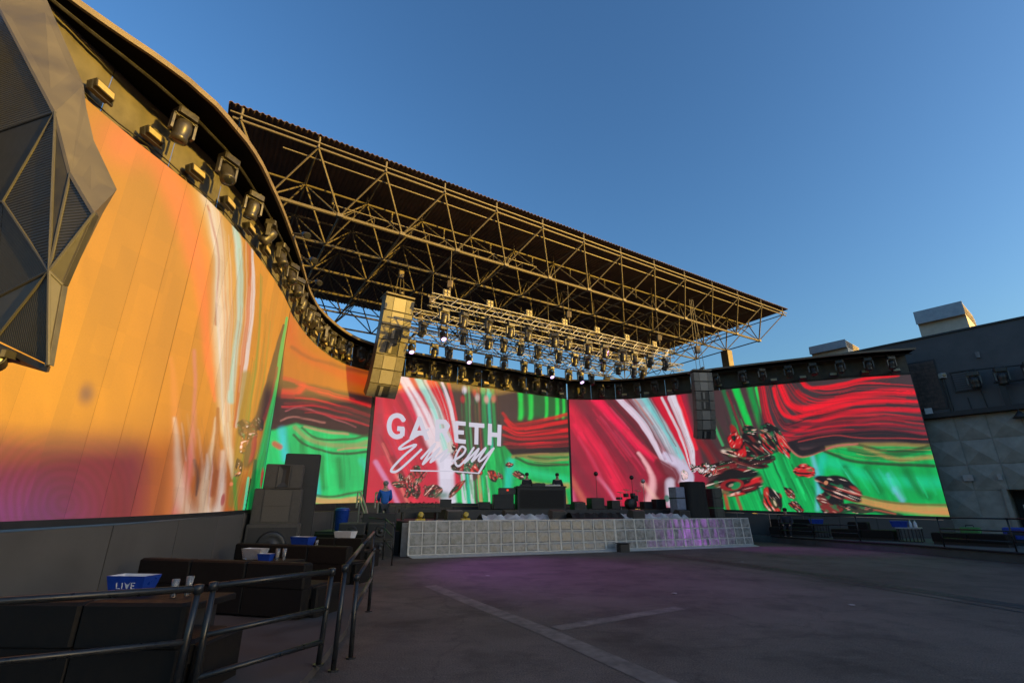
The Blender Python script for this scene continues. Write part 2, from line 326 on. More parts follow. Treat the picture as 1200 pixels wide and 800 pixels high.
def paint_right(c):
    c.fill((78, 54, 58)); X, Y = c.X, c.Y
    lf = np.clip((818 - X + (Y - 520) * .25) / 6 + .5, 0, 1)
    c.fill((158, 34, 62), lf)
    c.stroke((216, 34, 72), z1([(20, 200), (120, 330), (230, 470), (360, 720)]), 15, .95, .9, .35)
    c.stroke((236, 38, 84), z1([(60, 270), (190, 430), (300, 640)]), 5, .8, .9)
    c.stroke((134, 40, 60), z1([(20, 420), (110, 560), (230, 740)]), 8, .8, .9, .3)
    c.stroke((214, 120, 100), z1([(30, 560), (90, 650), (130, 730)]), 7, .6, 1)
    c.stroke((226, 110, 150), z1([(40, 640), (60, 720)]), 7, .7, 1)
    c.stroke((220, 140, 170), z1([(190, 560), (260, 650), (300, 720)]), 4, .7, 1)
    c.stroke((128, 44, 62), z1([(70, 120), (210, 290), (330, 450), (420, 620)]), 9, .75, .8, .4)
    c.stroke((240, 32, 86), z1([(170, 120), (300, 260), (420, 390), (530, 470)]), 8, .95, .7, .2)
    c.stroke((96, 44, 54), z1([(250, 120), (400, 300), (500, 420), (600, 560)]), 8, .95, .6, .3)
    c.stroke((206, 60, 80), z1([(330, 300), (440, 400), (540, 480)]), 3, .7, .8)
    c.stroke((214, 198, 214), z1([(300, 120, 4), (430, 260, 5), (530, 420, 5), (590, 510, 9), (680, 580, 9)]), 5, 1, .35)
    c.stroke((118, 60, 70), z1([(350, 120, 3), (470, 270, 2), (560, 460, 2)]), 2, .9, .5)
    c.stroke((166, 176, 186), z1([(400, 120, 7), (520, 280, 9), (640, 460, 10), (700, 560, 6)]), 9, 1, .5)
    c.stroke((128, 206, 208), z1([(440, 120, 6), (560, 290, 6), (650, 450, 4)]), 6, .9, .7)
    c.stroke((196, 110, 92), z1([(390, 130), (490, 270)]), 2, .7, .8)
    c.stroke((92, 92, 100), z1([(470, 120), (620, 390)]), 1.2, .8, .8)
    c.stroke((204, 192, 216), z1([(560, 440, 6), (660, 520, 12), (700, 575, 6)]), 10, .9, .6)
    c.stroke((206, 24, 58), z1([(520, 120, 7), (640, 340, 6), (705, 510, 2)]), 6, 1, .4)
    c.stroke((214, 206, 216), z1([(540, 120, 2), (640, 320, 2), (700, 500, 1)]), 2, .9, .5)
    c.stroke((216, 208, 220), z1([(595, 120, 6), (690, 340, 6), (722, 520, 2)]), 5, 1, .35)
    c.stroke((226, 30, 56), z1([(635, 120, 4), (735, 400, 3)]), 3, 1, .6)
    c.stroke((120, 34, 48), z1([(520, 480, 6), (600, 560, 14), (520, 660, 12)]), 12, .95, .5, .3)
    c.stroke((236, 180, 186), z1([(410, 430, 3), (480, 540, 5), (490, 620, 8), (470, 700, 8)]), 6, .9, .8)
    c.stroke((206, 196, 214), z1([(590, 590, 8), (600, 700, 9)]), 8, .9, .6)
    c.stroke((236, 190, 180), z1([(440, 600), (520, 690)]), 5, .6, 1); c.blob((20, 110, 90), 782, 584, 4, 5, 0, .8)
    family(c, z1([(20, 300), (120, 470), (260, 740)]), z1([(240, 120), (400, 300), (520, 440)]), 46, [(236, 40, 84), (120, 26, 48), (190, 36, 70), (90, 30, 44), (228, 84, 120), (150, 40, 60)], 2.2, .6, 3)
    family(c, z1([(330, 125), (450, 270), (600, 520)]), z1([(480, 125), (600, 330), (690, 540)]), 26, [(226, 220, 230), (140, 190, 196), (110, 120, 130), (206, 150, 160), (90, 60, 70)], 1.1, .6, 4)
    family(c, z1([(520, 122), (640, 340), (705, 510)]), z1([(640, 122), (735, 400), (740, 480)]), 16, [(236, 226, 232), (170, 16, 44), (226, 40, 70), (70, 30, 40)], 1.0, .6, 5)
    # right half
    family(c, z1([(800, 230), (850, 330), (880, 430)]), z1([(1110, 70), (1150, 200), (1180, 330)]), 34, [(40, 30, 32), (20, 120, 64), (90, 60, 60), (24, 190, 90), (120, 30, 40), (30, 70, 46)], 1.5, .7, 6)
    rt = np.clip((X - 818 - (Y - 520) * .25) / 4 + .5, 0, 1)
    c.stroke((30, 120, 70), z1([(880, 80), (930, 220), (960, 330)]), 4, .8, .8); c.stroke((20, 196, 84), z1([(950, 70, 6), (1020, 250, 5), (1060, 330, 2)]), 5, 1, .6)
    c.stroke((14, 150, 70), z1([(1030, 70), (1090, 260), (1130, 340)]), 6, .9, .8); c.stroke((30, 210, 96), z1([(1065, 70), (1110, 240)]), 2.6, 1, .6)
    c.stroke((70, 170, 110), z1([(825, 250), (880, 380)]), 2.5, .8, .7); c.stroke((130, 40, 52), z1([(900, 90), (1000, 330)]), 2, .8, .8)
    c.stroke((150, 22, 36), z1([(740, 340), (800, 420), (830, 480)]), 6, .7, .8, .6); c.stroke((96, 30, 40), z1([(790, 340), (870, 460)]), 5, .8, .7)
    rx = [([(310, 70), (350, 105), (470, 100), (640, 65), (820, 40)], 2.6, (232, 14, 40)), ([(205, 100), (250, 190), (340, 220), (520, 172), (720, 132), (930, 128)], 4.6, (240, 12, 42)),
          ([(165, 110), (200, 220), (270, 262), (420, 232), (660, 178), (930, 178)], 2.6, (228, 16, 42)), ([(105, 100), (145, 280), (215, 350), (310, 325), (430, 275), (660, 224), (950, 222)], 3.2, (206, 20, 44)),
          ([(85, 100), (130, 300), (200, 385), (320, 365), (480, 322), (700, 268), (960, 268)], 2.4, (150, 30, 46)), ([(230, 300), (400, 300), (560, 300), (960, 315)], 2.6, (126, 30, 46)), ([(215, 340), (380, 340), (640, 335), (970, 340)], 2.0, (150, 34, 54)), ([(290, 130), (330, 170)], 4, (170, 20, 36))]
    red = ((X > 888) & (Y < 525)).astype(float); c.fill((72, 54, 58), red * np.clip((X - 888) / 6, 0, 1))
    GA, GB = z2([(330, 60), (360, 95), (480, 95), (640, 62), (940, 70)]), z2([(80, 110), (120, 330), (210, 410), (420, 372), (700, 350), (985, 380)])
    family(c, GA, GB, 60, [(250, 10, 40), (46, 24, 30), (34, 20, 26), (190, 18, 36), (110, 24, 36), (226, 14, 40), (60, 30, 36)], 2.0, .75, 7)
    for p, w, col in rx: c.stroke(col, z2(p), w * 1.25, 1, .75, .35, seed=int(w * 10))
    family(c, GA, GB, 40, [(250, 10, 40), (46, 24, 30), (34, 20, 26), (190, 18, 36), (110, 24, 36), (226, 14, 40), (60, 30, 36)], .9, .7, 8)
    c.stroke((44, 30, 36), z2([(200, 270), (240, 300), (380, 262), (640, 205), (940, 202)]), 1.4, .8, .8); c.stroke((40, 28, 34), z2([(260, 400, 5), (400, 385, 9), (700, 355, 9), (985, 385, 9)]), 8, 1, .5, .25)
    c.stroke((176, 60, 60), z2([(300, 390), (480, 360), (620, 372), (980, 372)]), 1.2, .8, .8)
    # green lower field
    g = np.clip((Y - np.interp(X, [820, 873, 885, 905, 925, 940, 960, 980, 1000, 1120], [600, 560, 515, 512, 526, 535, 530, 523, 521, 522])) / 3 + .5, 0, 1)
    c.fill((10, 166, 84), g); c.streaks(.6, .38, 1, 4.5, 11, g * np.clip((960 - X) / 25, 0, 1)); c.streaks(.35, .3, 1, 11, 13, g * np.clip((X - 940) / 25, 0, 1))
    c.stroke((40, 200, 190), z2([(420, 470), (400, 600), (430, 750)]), 9, .6, 1); c.stroke((120, 190, 220), z2([(370, 470), (395, 600), (390, 740)]), 5, .7, 1)
    c.stroke((30, 214, 170), z2([(460, 500), (640, 560), (800, 590), (1030, 600)]), 12, .5, 1)
    for p in ([(535, 530), (610, 650)], [(645, 525), (720, 640)], [(860, 540), (930, 640), (980, 670)]): c.stroke((8, 122, 56), z2(p), 8, .85, 1)
    c.stroke((130, 180, 215), z2([(800, 630), (840, 690)]), 6, .8, 1); c.stroke((90, 200, 200), z2([(760, 560), (800, 640)]), 5, .6, 1)
    c.stroke((150, 130, 74), z2([(420, 430), (560, 408), (760, 405), (980, 408)]), 4, .9, .9); c.stroke((40, 110, 56), z2([(560, 430), (740, 462), (990, 420)]), 5, .9, .8)
    c.stroke((184, 146, 86), z2([(640, 420), (800, 480), (1000, 468)]), 4.5, .8, .9, .4); c.stroke((50, 60, 34), z2([(430, 440), (560, 490), (760, 505), (1005, 515)]), 3, .9, .8)
    c.stroke((70, 76, 40), z2([(600, 405), (760, 440), (900, 430), (985, 405)]), 2.5, .8, .8)
    c.stroke((190, 110, 100), z2([(245, 415), (300, 465), (360, 460), (470, 420), (600, 402)]), 1.6, .9, .6); c.stroke((36, 22, 28), z2([(270, 410), (320, 450), (420, 425)]), 4.5, .95, .5)
    c.stroke((206, 146, 88), z2([(560, 680, 5), (760, 725, 8), (1080, 750, 8)]), 7, .95, .7, .3); c.stroke((120, 96, 50), z2([(600, 665), (800, 705), (1075, 715)]), 2.5, .8, .9)
    c.stroke((36, 56, 38), z2([(480, 770, 6), (600, 735, 6), (700, 745, 5), (830, 780, 4)]), 6, .95, .6); c.stroke((190, 90, 70), z2([(620, 730), (800, 765)]), 1.5, .8, .8)
    family(c, z2([(10, 470), (60, 620), (110, 770)]), z2([(300, 470), (370, 620), (440, 770)]), 44, [(8, 110, 56), (10, 84, 44), (40, 226, 130), (24, 200, 110), (6, 70, 40), (60, 226, 180), (18, 160, 84)], 2.0, .8, 9)
    family(c, z2([(430, 480), (520, 600), (560, 660)]), z2([(960, 540), (1010, 620), (1050, 700)]), 22, [(10, 140, 66), (40, 220, 150), (16, 176, 90), (90, 206, 190)], 3.2, .55, 10)
    family(c, z2([(430, 440), (600, 480), (1000, 500)]), z2([(560, 405), (760, 410), (985, 410)]), 16, [(60, 76, 40), (170, 140, 84), (30, 110, 56), (206, 160, 104), (40, 60, 34)], 1.2, .7, 11)
    # glossy lumps
    c.blob((20, 14, 16), 884, 528, 26, 16, 20, .9, .6); c.blob((14, 60, 40), 902, 508, 12, 8, 30, .8); c.blob((170, 20, 30), 861, 506, 5, 12, -25, .9)
    for (x, y, rx, ry, an, col) in ((846, 548, 20, 8, -12, (120, 30, 36)), (872, 536, 26, 10, 18, (90, 24, 28)), (888, 522, 24, 12, 35, (110, 28, 30)), (864, 520, 9, 17, -30, (200, 24, 34)), (906, 506, 15, 8, 25, (16, 90, 56)), (917, 520, 18, 8, 60, (206, 30, 38)), (895, 538, 17, 6, -10, (70, 30, 32)), (880, 505, 10, 6, 10, (20, 70, 46))): glossy(c, x, y, rx, ry, an, col)
    for i in range(12): glossy(c, 822 + random.gauss(0, 9), 552 + random.gauss(0, 5), 3 + 4 * random.random(), 2 + 2.5 * random.random(), random.random() * 180, random.choice([(226, 200, 206), (200, 40, 56), (236, 220, 224)]))
    glossy(c, 900, 521, 15, 9, 50, (190, 26, 34))
    glossy(c, 861, 566, 32, 17, -8, (206, 30, 38)); c.blob((30, 14, 18), 858, 568, 17, 9, -8, .95, .3); c.blob((150, 26, 32), 858, 568, 14, 7, -8, .9, .4, .25); c.blob((20, 140, 84), 862, 569, 8, 5, -30, .9); c.blob((170, 150, 130), 856, 569, 4, 2, -30, .8)
    glossy(c, 905, 586, 18, 11, 62, (190, 50, 36)); c.blob((60, 70, 40), 907, 590, 8, 4, 62, 1, .4); c.blob((210, 190, 160), 908, 590, 5, 1.5, 62, .9)
    glossy(c, 925, 578, 9, 5, 45, (120, 40, 34)); glossy(c, 934, 594, 11, 5, 35, (150, 50, 40)); glossy(c, 942, 552, 14, 8, 0, (200, 36, 40))
    glossy(c, 974, 590, 17, 13, 30, (130, 46, 40)); glossy(c, 985, 572, 31, 12, 22, (150, 48, 40)); glossy(c, 1005, 596, 22, 6, 10, (60, 60, 40)); c.blob((220, 150, 110), 968, 566, 3, 3, 0, .8)
    c.stroke((190, 60, 44), z1([(890, 660), (910, 740)]), 3, .8, .8); c.stroke((170, 60, 50), z1([(950, 650), (980, 740)]), 3, .8, .8)
def paint_centre(c):
    c.fill((74, 54, 54)); X, Y = c.X, c.Y
    lf = np.clip((520 - X + (Y - 520) * .42) / 6 + .5, 0, 1); c.fill((196, 36, 66), lf)
    for p, w, col, a in [([(40, 130), (120, 330), (210, 560), (240, 740)], 9, (224, 46, 74), .9), ([(120, 60), (220, 260), (330, 480)], 8, (150, 40, 60), .8), ([(150, 80), (260, 300), (360, 470)], 5, (222, 40, 84), .9), ([(30, 330), (120, 560), (200, 760)], 8, (150, 60, 70), .7),
                         ([(30, 520), (100, 650), (160, 770)], 5, (214, 150, 190), .8), ([(70, 420), (160, 640), (220, 770)], 3, (226, 120, 110), .8), ([(120, 500), (240, 700)], 6, (120, 40, 44), .7), ([(50, 120), (60, 300), (40, 480)], 7, (176, 60, 80), .8)]: c.stroke(col, z3(p), w, a, .9, .3)
    family(c, z3([(30, 420), (110, 600), (180, 760)]), z3([(190, 80), (300, 300), (420, 520)]), 34, [(236, 40, 84), (120, 26, 48), (190, 36, 70), (90, 30, 44), (228, 84, 120), (150, 40, 60)], 2.0, .6, 13)
    c.blob((242, 150, 40), 463, 453, 9, 5, -10, .9, .9); c.blob((244, 190, 120), 468, 446, 7, 3, -10, .7, .9)  # small sun patch painted at the upper left
    c.stroke((224, 206, 214), z3([(190, 60, 7), (280, 230, 9), (360, 400, 14), (440, 560, 10)]), 9, 1, .5, .3); c.stroke((206, 120, 130), z3([(215, 110), (330, 330)]), 2, .7, .8)
    c.stroke((160, 214, 204), z3([(270, 60, 6), (360, 250, 6), (430, 450, 8)]), 6, .95, .7); c.stroke((206, 196, 190), z3([(315, 70, 4), (400, 250, 6), (450, 450, 6)]), 5, .9, .6)
    c.stroke((214, 26, 56), z3([(345, 70, 7), (430, 260, 7), (480, 430, 3)]), 6, 1, .45); c.stroke((220, 206, 214), z3([(405, 80, 2), (450, 230, 3), (485, 400, 3)]), 3, .95, .5); c.stroke((206, 40, 60), z3([(440, 90, 3), (490, 330, 2)]), 3, .9, .6)
    for x, w, col in [(535, 3, (24, 130, 72)), (556, 2, (90, 160, 110)), (590, 2, (20, 90, 56)), (640, 4, (20, 160, 88)), (668, 3, (30, 190, 150)), (692, 3, (30, 150, 80)), (612, 2, (150, 60, 60)), (720, 3, (50, 60, 50))]: c.stroke(col, z3([(x, 110), (x + 4, 300), (x + 16, 470)]), w, .85, .8)
    for x, y, col in [(530, 125, (206, 200, 220)), (590, 140, (190, 60, 60)), (604, 165, (220, 190, 190)), (672, 150, (60, 200, 170)), (656, 175, (226, 170, 160)), (520, 175, (200, 40, 60)), (695, 170, (206, 120, 100)), (640, 130, (30, 160, 110))]: c.blob(col, 430 + x / 4.7, 430 + y / 4.7, 4.5, 7, 0, .85, .8)
    family(c, z3([(500, 110), (510, 290), (540, 470)]), z3([(740, 120), (745, 290), (750, 450)]), 26, [(40, 30, 32), (20, 120, 70), (90, 66, 62), (30, 170, 100), (60, 40, 42), (150, 60, 60)], 1.3, .7, 14)
    family(c, z3([(190, 70), (290, 240), (420, 540)]), z3([(400, 80), (450, 260), (480, 430)]), 22, [(230, 224, 232), (150, 200, 196), (200, 40, 70), (120, 120, 126)], 1.1, .6, 15)
    g0 = np.clip((X - 606) / 3, 0, 1) * np.clip((492 - Y + (X - 640) * .05) / 6, 0, 1); c.fill((24, 96, 50), g0)
    for x, w in [(850, 5), (905, 4), (985, 3), (1045, 4), (1085, 3)]: c.stroke((20, 214, 84), z3([(x, 130), (x + 2, 240), (x - 4, 285)]), w, .9, .9)
    rr = np.clip((X - 588) / 5, 0, 1) * np.clip((Y - 489 + (X - 640) * .02) / 4, 0, 1) * np.clip((533 - Y) / 4, 0, 1); c.fill((84, 28, 34), rr)
    for p, w, col in [([(745, 250), (790, 300), (860, 310), (1110, 262)], 2.2, (196, 30, 36)), ([(760, 290), (830, 335), (1110, 300)], 2.6, (214, 24, 36)), ([(750, 330), (850, 365), (1110, 345)], 2.8, (226, 18, 36)), ([(745, 370), (860, 395), (1110, 378)], 1.8, (190, 26, 40)), ([(750, 420), (880, 420), (1110, 408)], 1.8, (150, 34, 44)), ([(760, 440), (900, 440), (1110, 432)], 1.2, (110, 30, 38))]: c.stroke(col, z3(p), w * 1.3, 1, .8, .3)
    family(c, z3([(745, 250), (830, 310), (1110, 262)]), z3([(745, 440), (880, 450), (1110, 440)]), 40, [(250, 10, 40), (46, 24, 30), (34, 20, 26), (190, 18, 36), (110, 24, 36), (226, 14, 40), (60, 30, 36)], 1.2, .7, 16)
    c.stroke((40, 28, 34), z3([(760, 465, 4), (880, 462, 5), (1110, 450, 4)]), 5, 1, .5); c.stroke((200, 110, 100), z3([(770, 480), (800, 495), (900, 478), (1000, 474)]), 1.3, .9, .7)
    g = np.clip((Y - np.interp(X, [520, 560, 575, 590, 600, 670], [585, 560, 525, 522, 533, 530])) / 3 + .5, 0, 1); g = g * np.clip((X - 512) / 10, 0, 1); c.fill((10, 172, 88), g); c.streaks(.6, .25, 1, 4, 21, g * np.clip((600 - X) / 12, 0, 1)); c.streaks(.3, .2, 1, 9, 23, g)
    c.stroke((40, 206, 190), z3([(790, 520), (770, 660)]), 9, .7, 1); c.stroke((36, 214, 150), z3([(830, 560), (1100, 620)]), 9, .6, 1)
    c.stroke((150, 130, 76), z3([(800, 490), (900, 482), (1110, 480)]), 3.5, .9, .9); c.stroke((50, 70, 40), z3([(820, 495), (920, 535), (1110, 535)]), 2.4, .9, .8); c.stroke((160, 150, 90), z3([(870, 495), (970, 515), (1110, 505)]), 2.6, .8, .9); c.stroke((60, 100, 50), z3([(890, 488), (980, 500), (1110, 492)]), 1.8, .8, .8)
    c.stroke((190, 150, 90), z3([(870, 640), (1000, 660), (1110, 650)]), 6, .8, 1); c.stroke((206, 90, 60), z3([(1080, 660), (1100, 740)]), 5, .7, 1)
    c.stroke((212, 206, 222), z3([(420, 520, 12), (430, 640, 12), (445, 760, 12)]), 11, 1, .5)
    for x, w, col in [(520, 4, (208, 204, 220)), (545, 2.5, (40, 180, 160)), (566, 3, (206, 200, 210)), (590, 2, (90, 60, 60)), (612, 2.5, (206, 130, 100)), (640, 3, (20, 170, 90)), (655, 1.6, (190, 200, 190)), (680, 3, (16, 150, 80))]: c.stroke(col, z3([(x, 600), (x + 14, 760)]), w, .9, .6)
    family(c, z3([(500, 560), (520, 660), (540, 760)]), z3([(760, 490), (760, 620), (750, 740)]), 30, [(8, 110, 56), (10, 84, 44), (40, 226, 130), (24, 200, 110), (6, 70, 40), (60, 226, 180), (18, 160, 84)], 1.5, .75, 17)
    family(c, z3([(810, 490), (920, 530), (1110, 545)]), z3([(830, 480), (950, 485), (1110, 485)]), 14, [(60, 76, 40), (170, 140, 84), (30, 110, 56), (40, 60, 34)], 1.0, .7, 18)
    for i in range(16): glossy(c, 490 + random.gauss(0, 13), 570 + random.gauss(0, 9), 5 + 6 * random.random(), 3 + 4 * random.random(), random.random() * 180, random.choice([(170, 30, 50), (226, 150, 160), (120, 24, 40), (200, 60, 80)]))
    for i in range(12): glossy(c, 545 + random.gauss(0, 15), 546 + random.gauss(0, 7), 5 + 6 * random.random(), 3 + 3 * random.random(), random.random() * 180, random.choice([(160, 30, 40), (30, 110, 76), (200, 40, 44), (90, 30, 36)]))
    glossy(c, 577, 557, 8, 5, 70, (196, 50, 40)); glossy(c, 596, 544, 5, 3, 0, (190, 36, 40)); glossy(c, 608, 556, 8, 5, 30, (140, 60, 44)); glossy(c, 534, 573, 14, 4, -45, (190, 40, 44)); glossy(c, 559, 550, 9, 5, 40, (190, 36, 40)); glossy(c, 585, 557, 5, 3, 60, (110, 50, 44))
    c.blob((30, 110, 84), 516, 580, 14, 8, 0, .7, .9); c.blob((40, 90, 70), 535, 592, 9, 4, 0, .9, .5)
def paint_second(c):
    c.fill((178, 92, 6)); Y = c.Y; X = c.X  # orange of the sunlit upper part painted into the emission
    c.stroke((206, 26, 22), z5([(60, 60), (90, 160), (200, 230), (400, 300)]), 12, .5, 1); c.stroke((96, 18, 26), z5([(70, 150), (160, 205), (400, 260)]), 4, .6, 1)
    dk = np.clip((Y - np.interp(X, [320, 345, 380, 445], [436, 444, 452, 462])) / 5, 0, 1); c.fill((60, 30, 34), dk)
    for p, w, col in [([(30, 270), (90, 290), (200, 340), (420, 390)], 3, (190, 34, 44)), ([(30, 330), (80, 330), (110, 310)], 6, (214, 24, 40)), ([(30, 340), (130, 350), (260, 390), (420, 430)], 2.4, (140, 32, 44)), ([(40, 370), (150, 375), (300, 420), (420, 455)], 2, (120, 30, 40)), ([(30, 385), (140, 400), (420, 470)], 1.4, (150, 50, 60)), ([(25, 440), (70, 425), (200, 450)], 1.4, (170, 110, 100)), ([(40, 400), (100, 385), (200, 420), (330, 470)], 1, (176, 90, 96))]: c.stroke(col, z5(p), w * 1.3, .9, .8, .25)
    family(c, z5([(30, 280), (150, 310), (420, 380)]), z5([(25, 450), (150, 430), (400, 490)]), 34, [(250, 10, 40), (46, 24, 30), (34, 20, 26), (190, 18, 36), (110, 24, 36), (226, 14, 40), (60, 30, 36)], 1.6, .65, 19)
    g = np.clip((Y - np.interp(X, [320, 345, 400, 445], [501, 494, 505, 512])) / 4, 0, 1); c.fill((22, 196, 110), g); c.streaks(.3, .1, 1, 10, 31, g)
    c.stroke((70, 200, 220), z5([(30, 480), (40, 590)]), 9, .7, 1); c.stroke((60, 200, 210), z5([(160, 640), (170, 720)]), 8, .7, 1); c.stroke((60, 206, 200), z5([(350, 600), (380, 660)]), 7, .6, 1)
    for p in ([(190, 590), (200, 700)], [(260, 600), (270, 700)], [(110, 520), (120, 580)]): c.stroke((10, 136, 66), z5(p), 7, .8, 1)
    c.stroke((150, 160, 100), z5([(80, 470), (150, 520), (300, 545), (390, 520)]), 5, .9, .9); c.stroke((50, 70, 40), z5([(75, 500), (130, 540), (270, 575), (385, 560)]), 2.4, .9, .8); c.stroke((60, 80, 44), z5([(110, 470), (170, 510), (300, 520), (380, 495)]), 2.2, .8, .8); c.stroke((190, 150, 110), z5([(120, 465), (230, 490), (300, 500)]), 2.5, .8, .9); c.stroke((200, 150, 110), z5([(260, 560), (380, 545)]), 2, .8, .9)
    family(c, z5([(30, 500), (40, 600), (50, 720)]), z5([(380, 560), (385, 640), (380, 720)]), 20, [(8, 110, 56), (10, 84, 44), (40, 226, 130), (24, 200, 110), (6, 70, 40), (60, 226, 180), (18, 160, 84)], 3.0, .5, 20)
    c.stroke((206, 160, 104), z5([(130, 745), (260, 760), (390, 745)]), 6, .95, .7); c.stroke((70, 66, 40), z5([(140, 725), (240, 738), (380, 715)]), 2.4, .8, .9)
    c.stroke((44, 22, 28), z5([(30, 20), (28, 200), (10, 420)]), 3.5, .9, .7); c.stroke((206, 60, 60), z5([(0, 530), (20, 545)]), 5, .8, .7)
def paint_left(c):
    X, Y = c.X, c.Y
    c.fill((186, 112, 4)); c.fill((222, 140, 6), np.clip((190 - X) / 120, 0, 1) * np.clip((Y - 200) / 200, 0, 1)); c.streaks(.14, .1, 1, 40, 41); c.fill((150, 66, 20), np.clip((Y - 470) / 80, 0, 1) * .6)  # low sunlight on the screen painted in as orange emission
    low = np.clip((Y - 500 - (X - 60) * .12) / 34, 0, 1) * np.clip((180 - X - (Y - 520) * .12) / 26, 0, 1); c.fill((128, 24, 44), low * .95); c.fill((118, 52, 112), np.clip((Y - 540) / 60, 0, 1) * np.clip((130 - X) / 80, 0, 1) * .7)  # building's cast shadow painted as a dark magenta corner, purple lower down
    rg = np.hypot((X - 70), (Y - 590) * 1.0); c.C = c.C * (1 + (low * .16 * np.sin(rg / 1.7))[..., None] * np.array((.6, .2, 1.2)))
    c.blob((84, 24, 70), 97, 462, 14, 20, 10, .85, 1); c.stroke((120, 30, 54), [(60, 520), (150, 530), (160, 600)], 34, .45, 1)  # a lamp's shadow and more of the corner shade, painted in
    c.blob((226, 96, 60), 140, 165, 62, 44, 40, .75, 1); c.stroke((232, 104, 52), [(140, 110, 26), (205, 230, 28), (232, 330, 17), (240, 420, 10), (248, 470, 4)], 14, .9, 1); c.stroke((206, 120, 60), [(196, 420, 4), (200, 520, 12), (196, 600, 16)], 10, .6, 1)
    c.stroke((214, 176, 110), [(232, 200, 22), (258, 300, 26), (264, 400, 26), (262, 500, 18)], 20, .6, 1); c.stroke((206, 186, 160), [(226, 190, 10), (246, 250, 12), (254, 320, 13), (256, 420, 15), (262, 500, 10), (270, 560, 4)], 9, .9, .9, .1)
    c.stroke((150, 190, 176), [(262, 215, 4), (276, 290, 6), (278, 360, 6), (268, 470, 6)], 6, .95, .7)
    c.stroke((176, 60, 36), [(283, 260, 3), (291, 320, 3), (282, 420, 3), (272, 500, 2)], 3, .9, .6); c.stroke((200, 186, 186), [(293, 290, 2), (294, 340, 3), (284, 440, 3), (274, 500, 2)], 3, .95, .5); c.stroke((150, 50, 34), [(240, 240), (252, 300), (250, 380)], 2, .7, .8)
    c.stroke((196, 110, 100), [(222, 410, 4), (224, 480, 5), (216, 560, 8), (202, 600, 8)], 6, .85, .9); c.stroke((206, 180, 160), [(198, 490, 4), (206, 550, 11), (216, 600, 17), (250, 604, 12)], 9, .7, 1)
    c.stroke((208, 184, 160), [(249, 490, 3), (243, 540, 9), (236, 580, 15), (240, 610, 17)], 9, .85, 1, .2); c.stroke((206, 190, 180), [(258, 530, 5), (256, 580, 8), (250, 605, 10)], 5, .8, 1); c.stroke((150, 70, 24), [(252, 480, 3), (250, 540, 7), (246, 580, 4)], 5, .8, .6); c.stroke((70, 40, 40), [(224, 540, 3), (228, 560, 5), (226, 580, 2)], 4, .8, .9)
    c.stroke((130, 110, 30), [(286, 440), (278, 520), (270, 590)], 9, .8, .7, .3); c.stroke((40, 130, 40), [(272, 560), (274, 600)], 3, .8, .7)
    family(c, [(296, 310), (296, 400), (280, 520), (262, 600)], [(336, 372), (322, 440), (306, 540), (290, 600)], 30, [(170, 120, 10), (120, 90, 10), (190, 150, 60), (60, 120, 40), (140, 60, 10)], 1.6, .6, 23)
    family(c, [(232, 200), (246, 300), (252, 420), (262, 540)], [(292, 280), (294, 350), (282, 440), (272, 520)], 34, [(206, 196, 196), (190, 110, 70), (160, 196, 180), (170, 70, 20), (214, 206, 206), (150, 150, 120)], 1.6, .55, 24)
    family(c, [(200, 480), (212, 540), (206, 600)], [(262, 500), (262, 560), (258, 606)], 30, [(206, 196, 196), (170, 100, 30), (140, 80, 20), (190, 150, 130), (110, 60, 40)], 2.6, .45, 25)
    gr = [(334, 372, 2), (326, 420, 4), (318, 480, 7), (308, 540, 13), (296, 600, 18)]; c.stroke((16, 168, 84), gr, 9, 1, .4); c.stroke((10, 100, 56), [(316, 500, 3), (300, 600, 3)], 3, .8, .7); c.stroke((30, 206, 160), [(324, 470, 2), (312, 540, 3), (306, 600, 3)], 3, .8, .7); c.stroke((8, 90, 50), [(296, 540, 3), (290, 600, 3)], 2.5, .8, .6); c.stroke((60, 200, 160), [(288, 560, 2), (284, 600, 3)], 2, .8, .6)
    c.stroke((52, 20, 30), [(330, 380, 1.5), (318, 430, 4), (310, 465, 7), (300, 495, 8), (282, 505, 8)], 6, 1, .4); c.stroke((130, 30, 44), [(322, 430, 2), (314, 470, 2), (306, 495, 2)], 2, .8, .7)
    for (x, y, rx, ry, an, col) in ((284, 500, 9, 9, 30, (120, 90, 50)), (290, 508, 9, 12, 10, (110, 70, 40)), (300, 496, 9, 8, 60, (90, 30, 40)), (284, 520, 6, 14, 10, (140, 90, 30)), (276, 548, 5, 12, 8, (160, 110, 40))): glossy(c, x, y, rx, ry, an, col)
    family(c, [(318, 470), (300, 540), (284, 600)], [(330, 440), (318, 520), (308, 600)], 18, [(8, 110, 56), (10, 84, 44), (40, 226, 130), (24, 200, 110), (6, 70, 40), (60, 226, 180), (18, 160, 84)], 1.4, .8, 26)
    c.blob((30, 18, 20), 290, 530, 8, 24, 14, .9, .4); c.blob((160, 36, 48), 293, 526, 5, 20, 14, .95, .4); c.blob((60, 60, 40), 287, 532, 4, 22, 14, .9, .5); c.blob((176, 44, 50), 304, 560, 3, 15, 5, .95, .5); c.blob((130, 24, 30), 323, 523, 4, 7, 0, .95, .5); c.blob((206, 120, 80), 268, 568, 3, 3, 0, .9); c.blob((150, 40, 50), 258, 586, 3, 9, 10, .8)
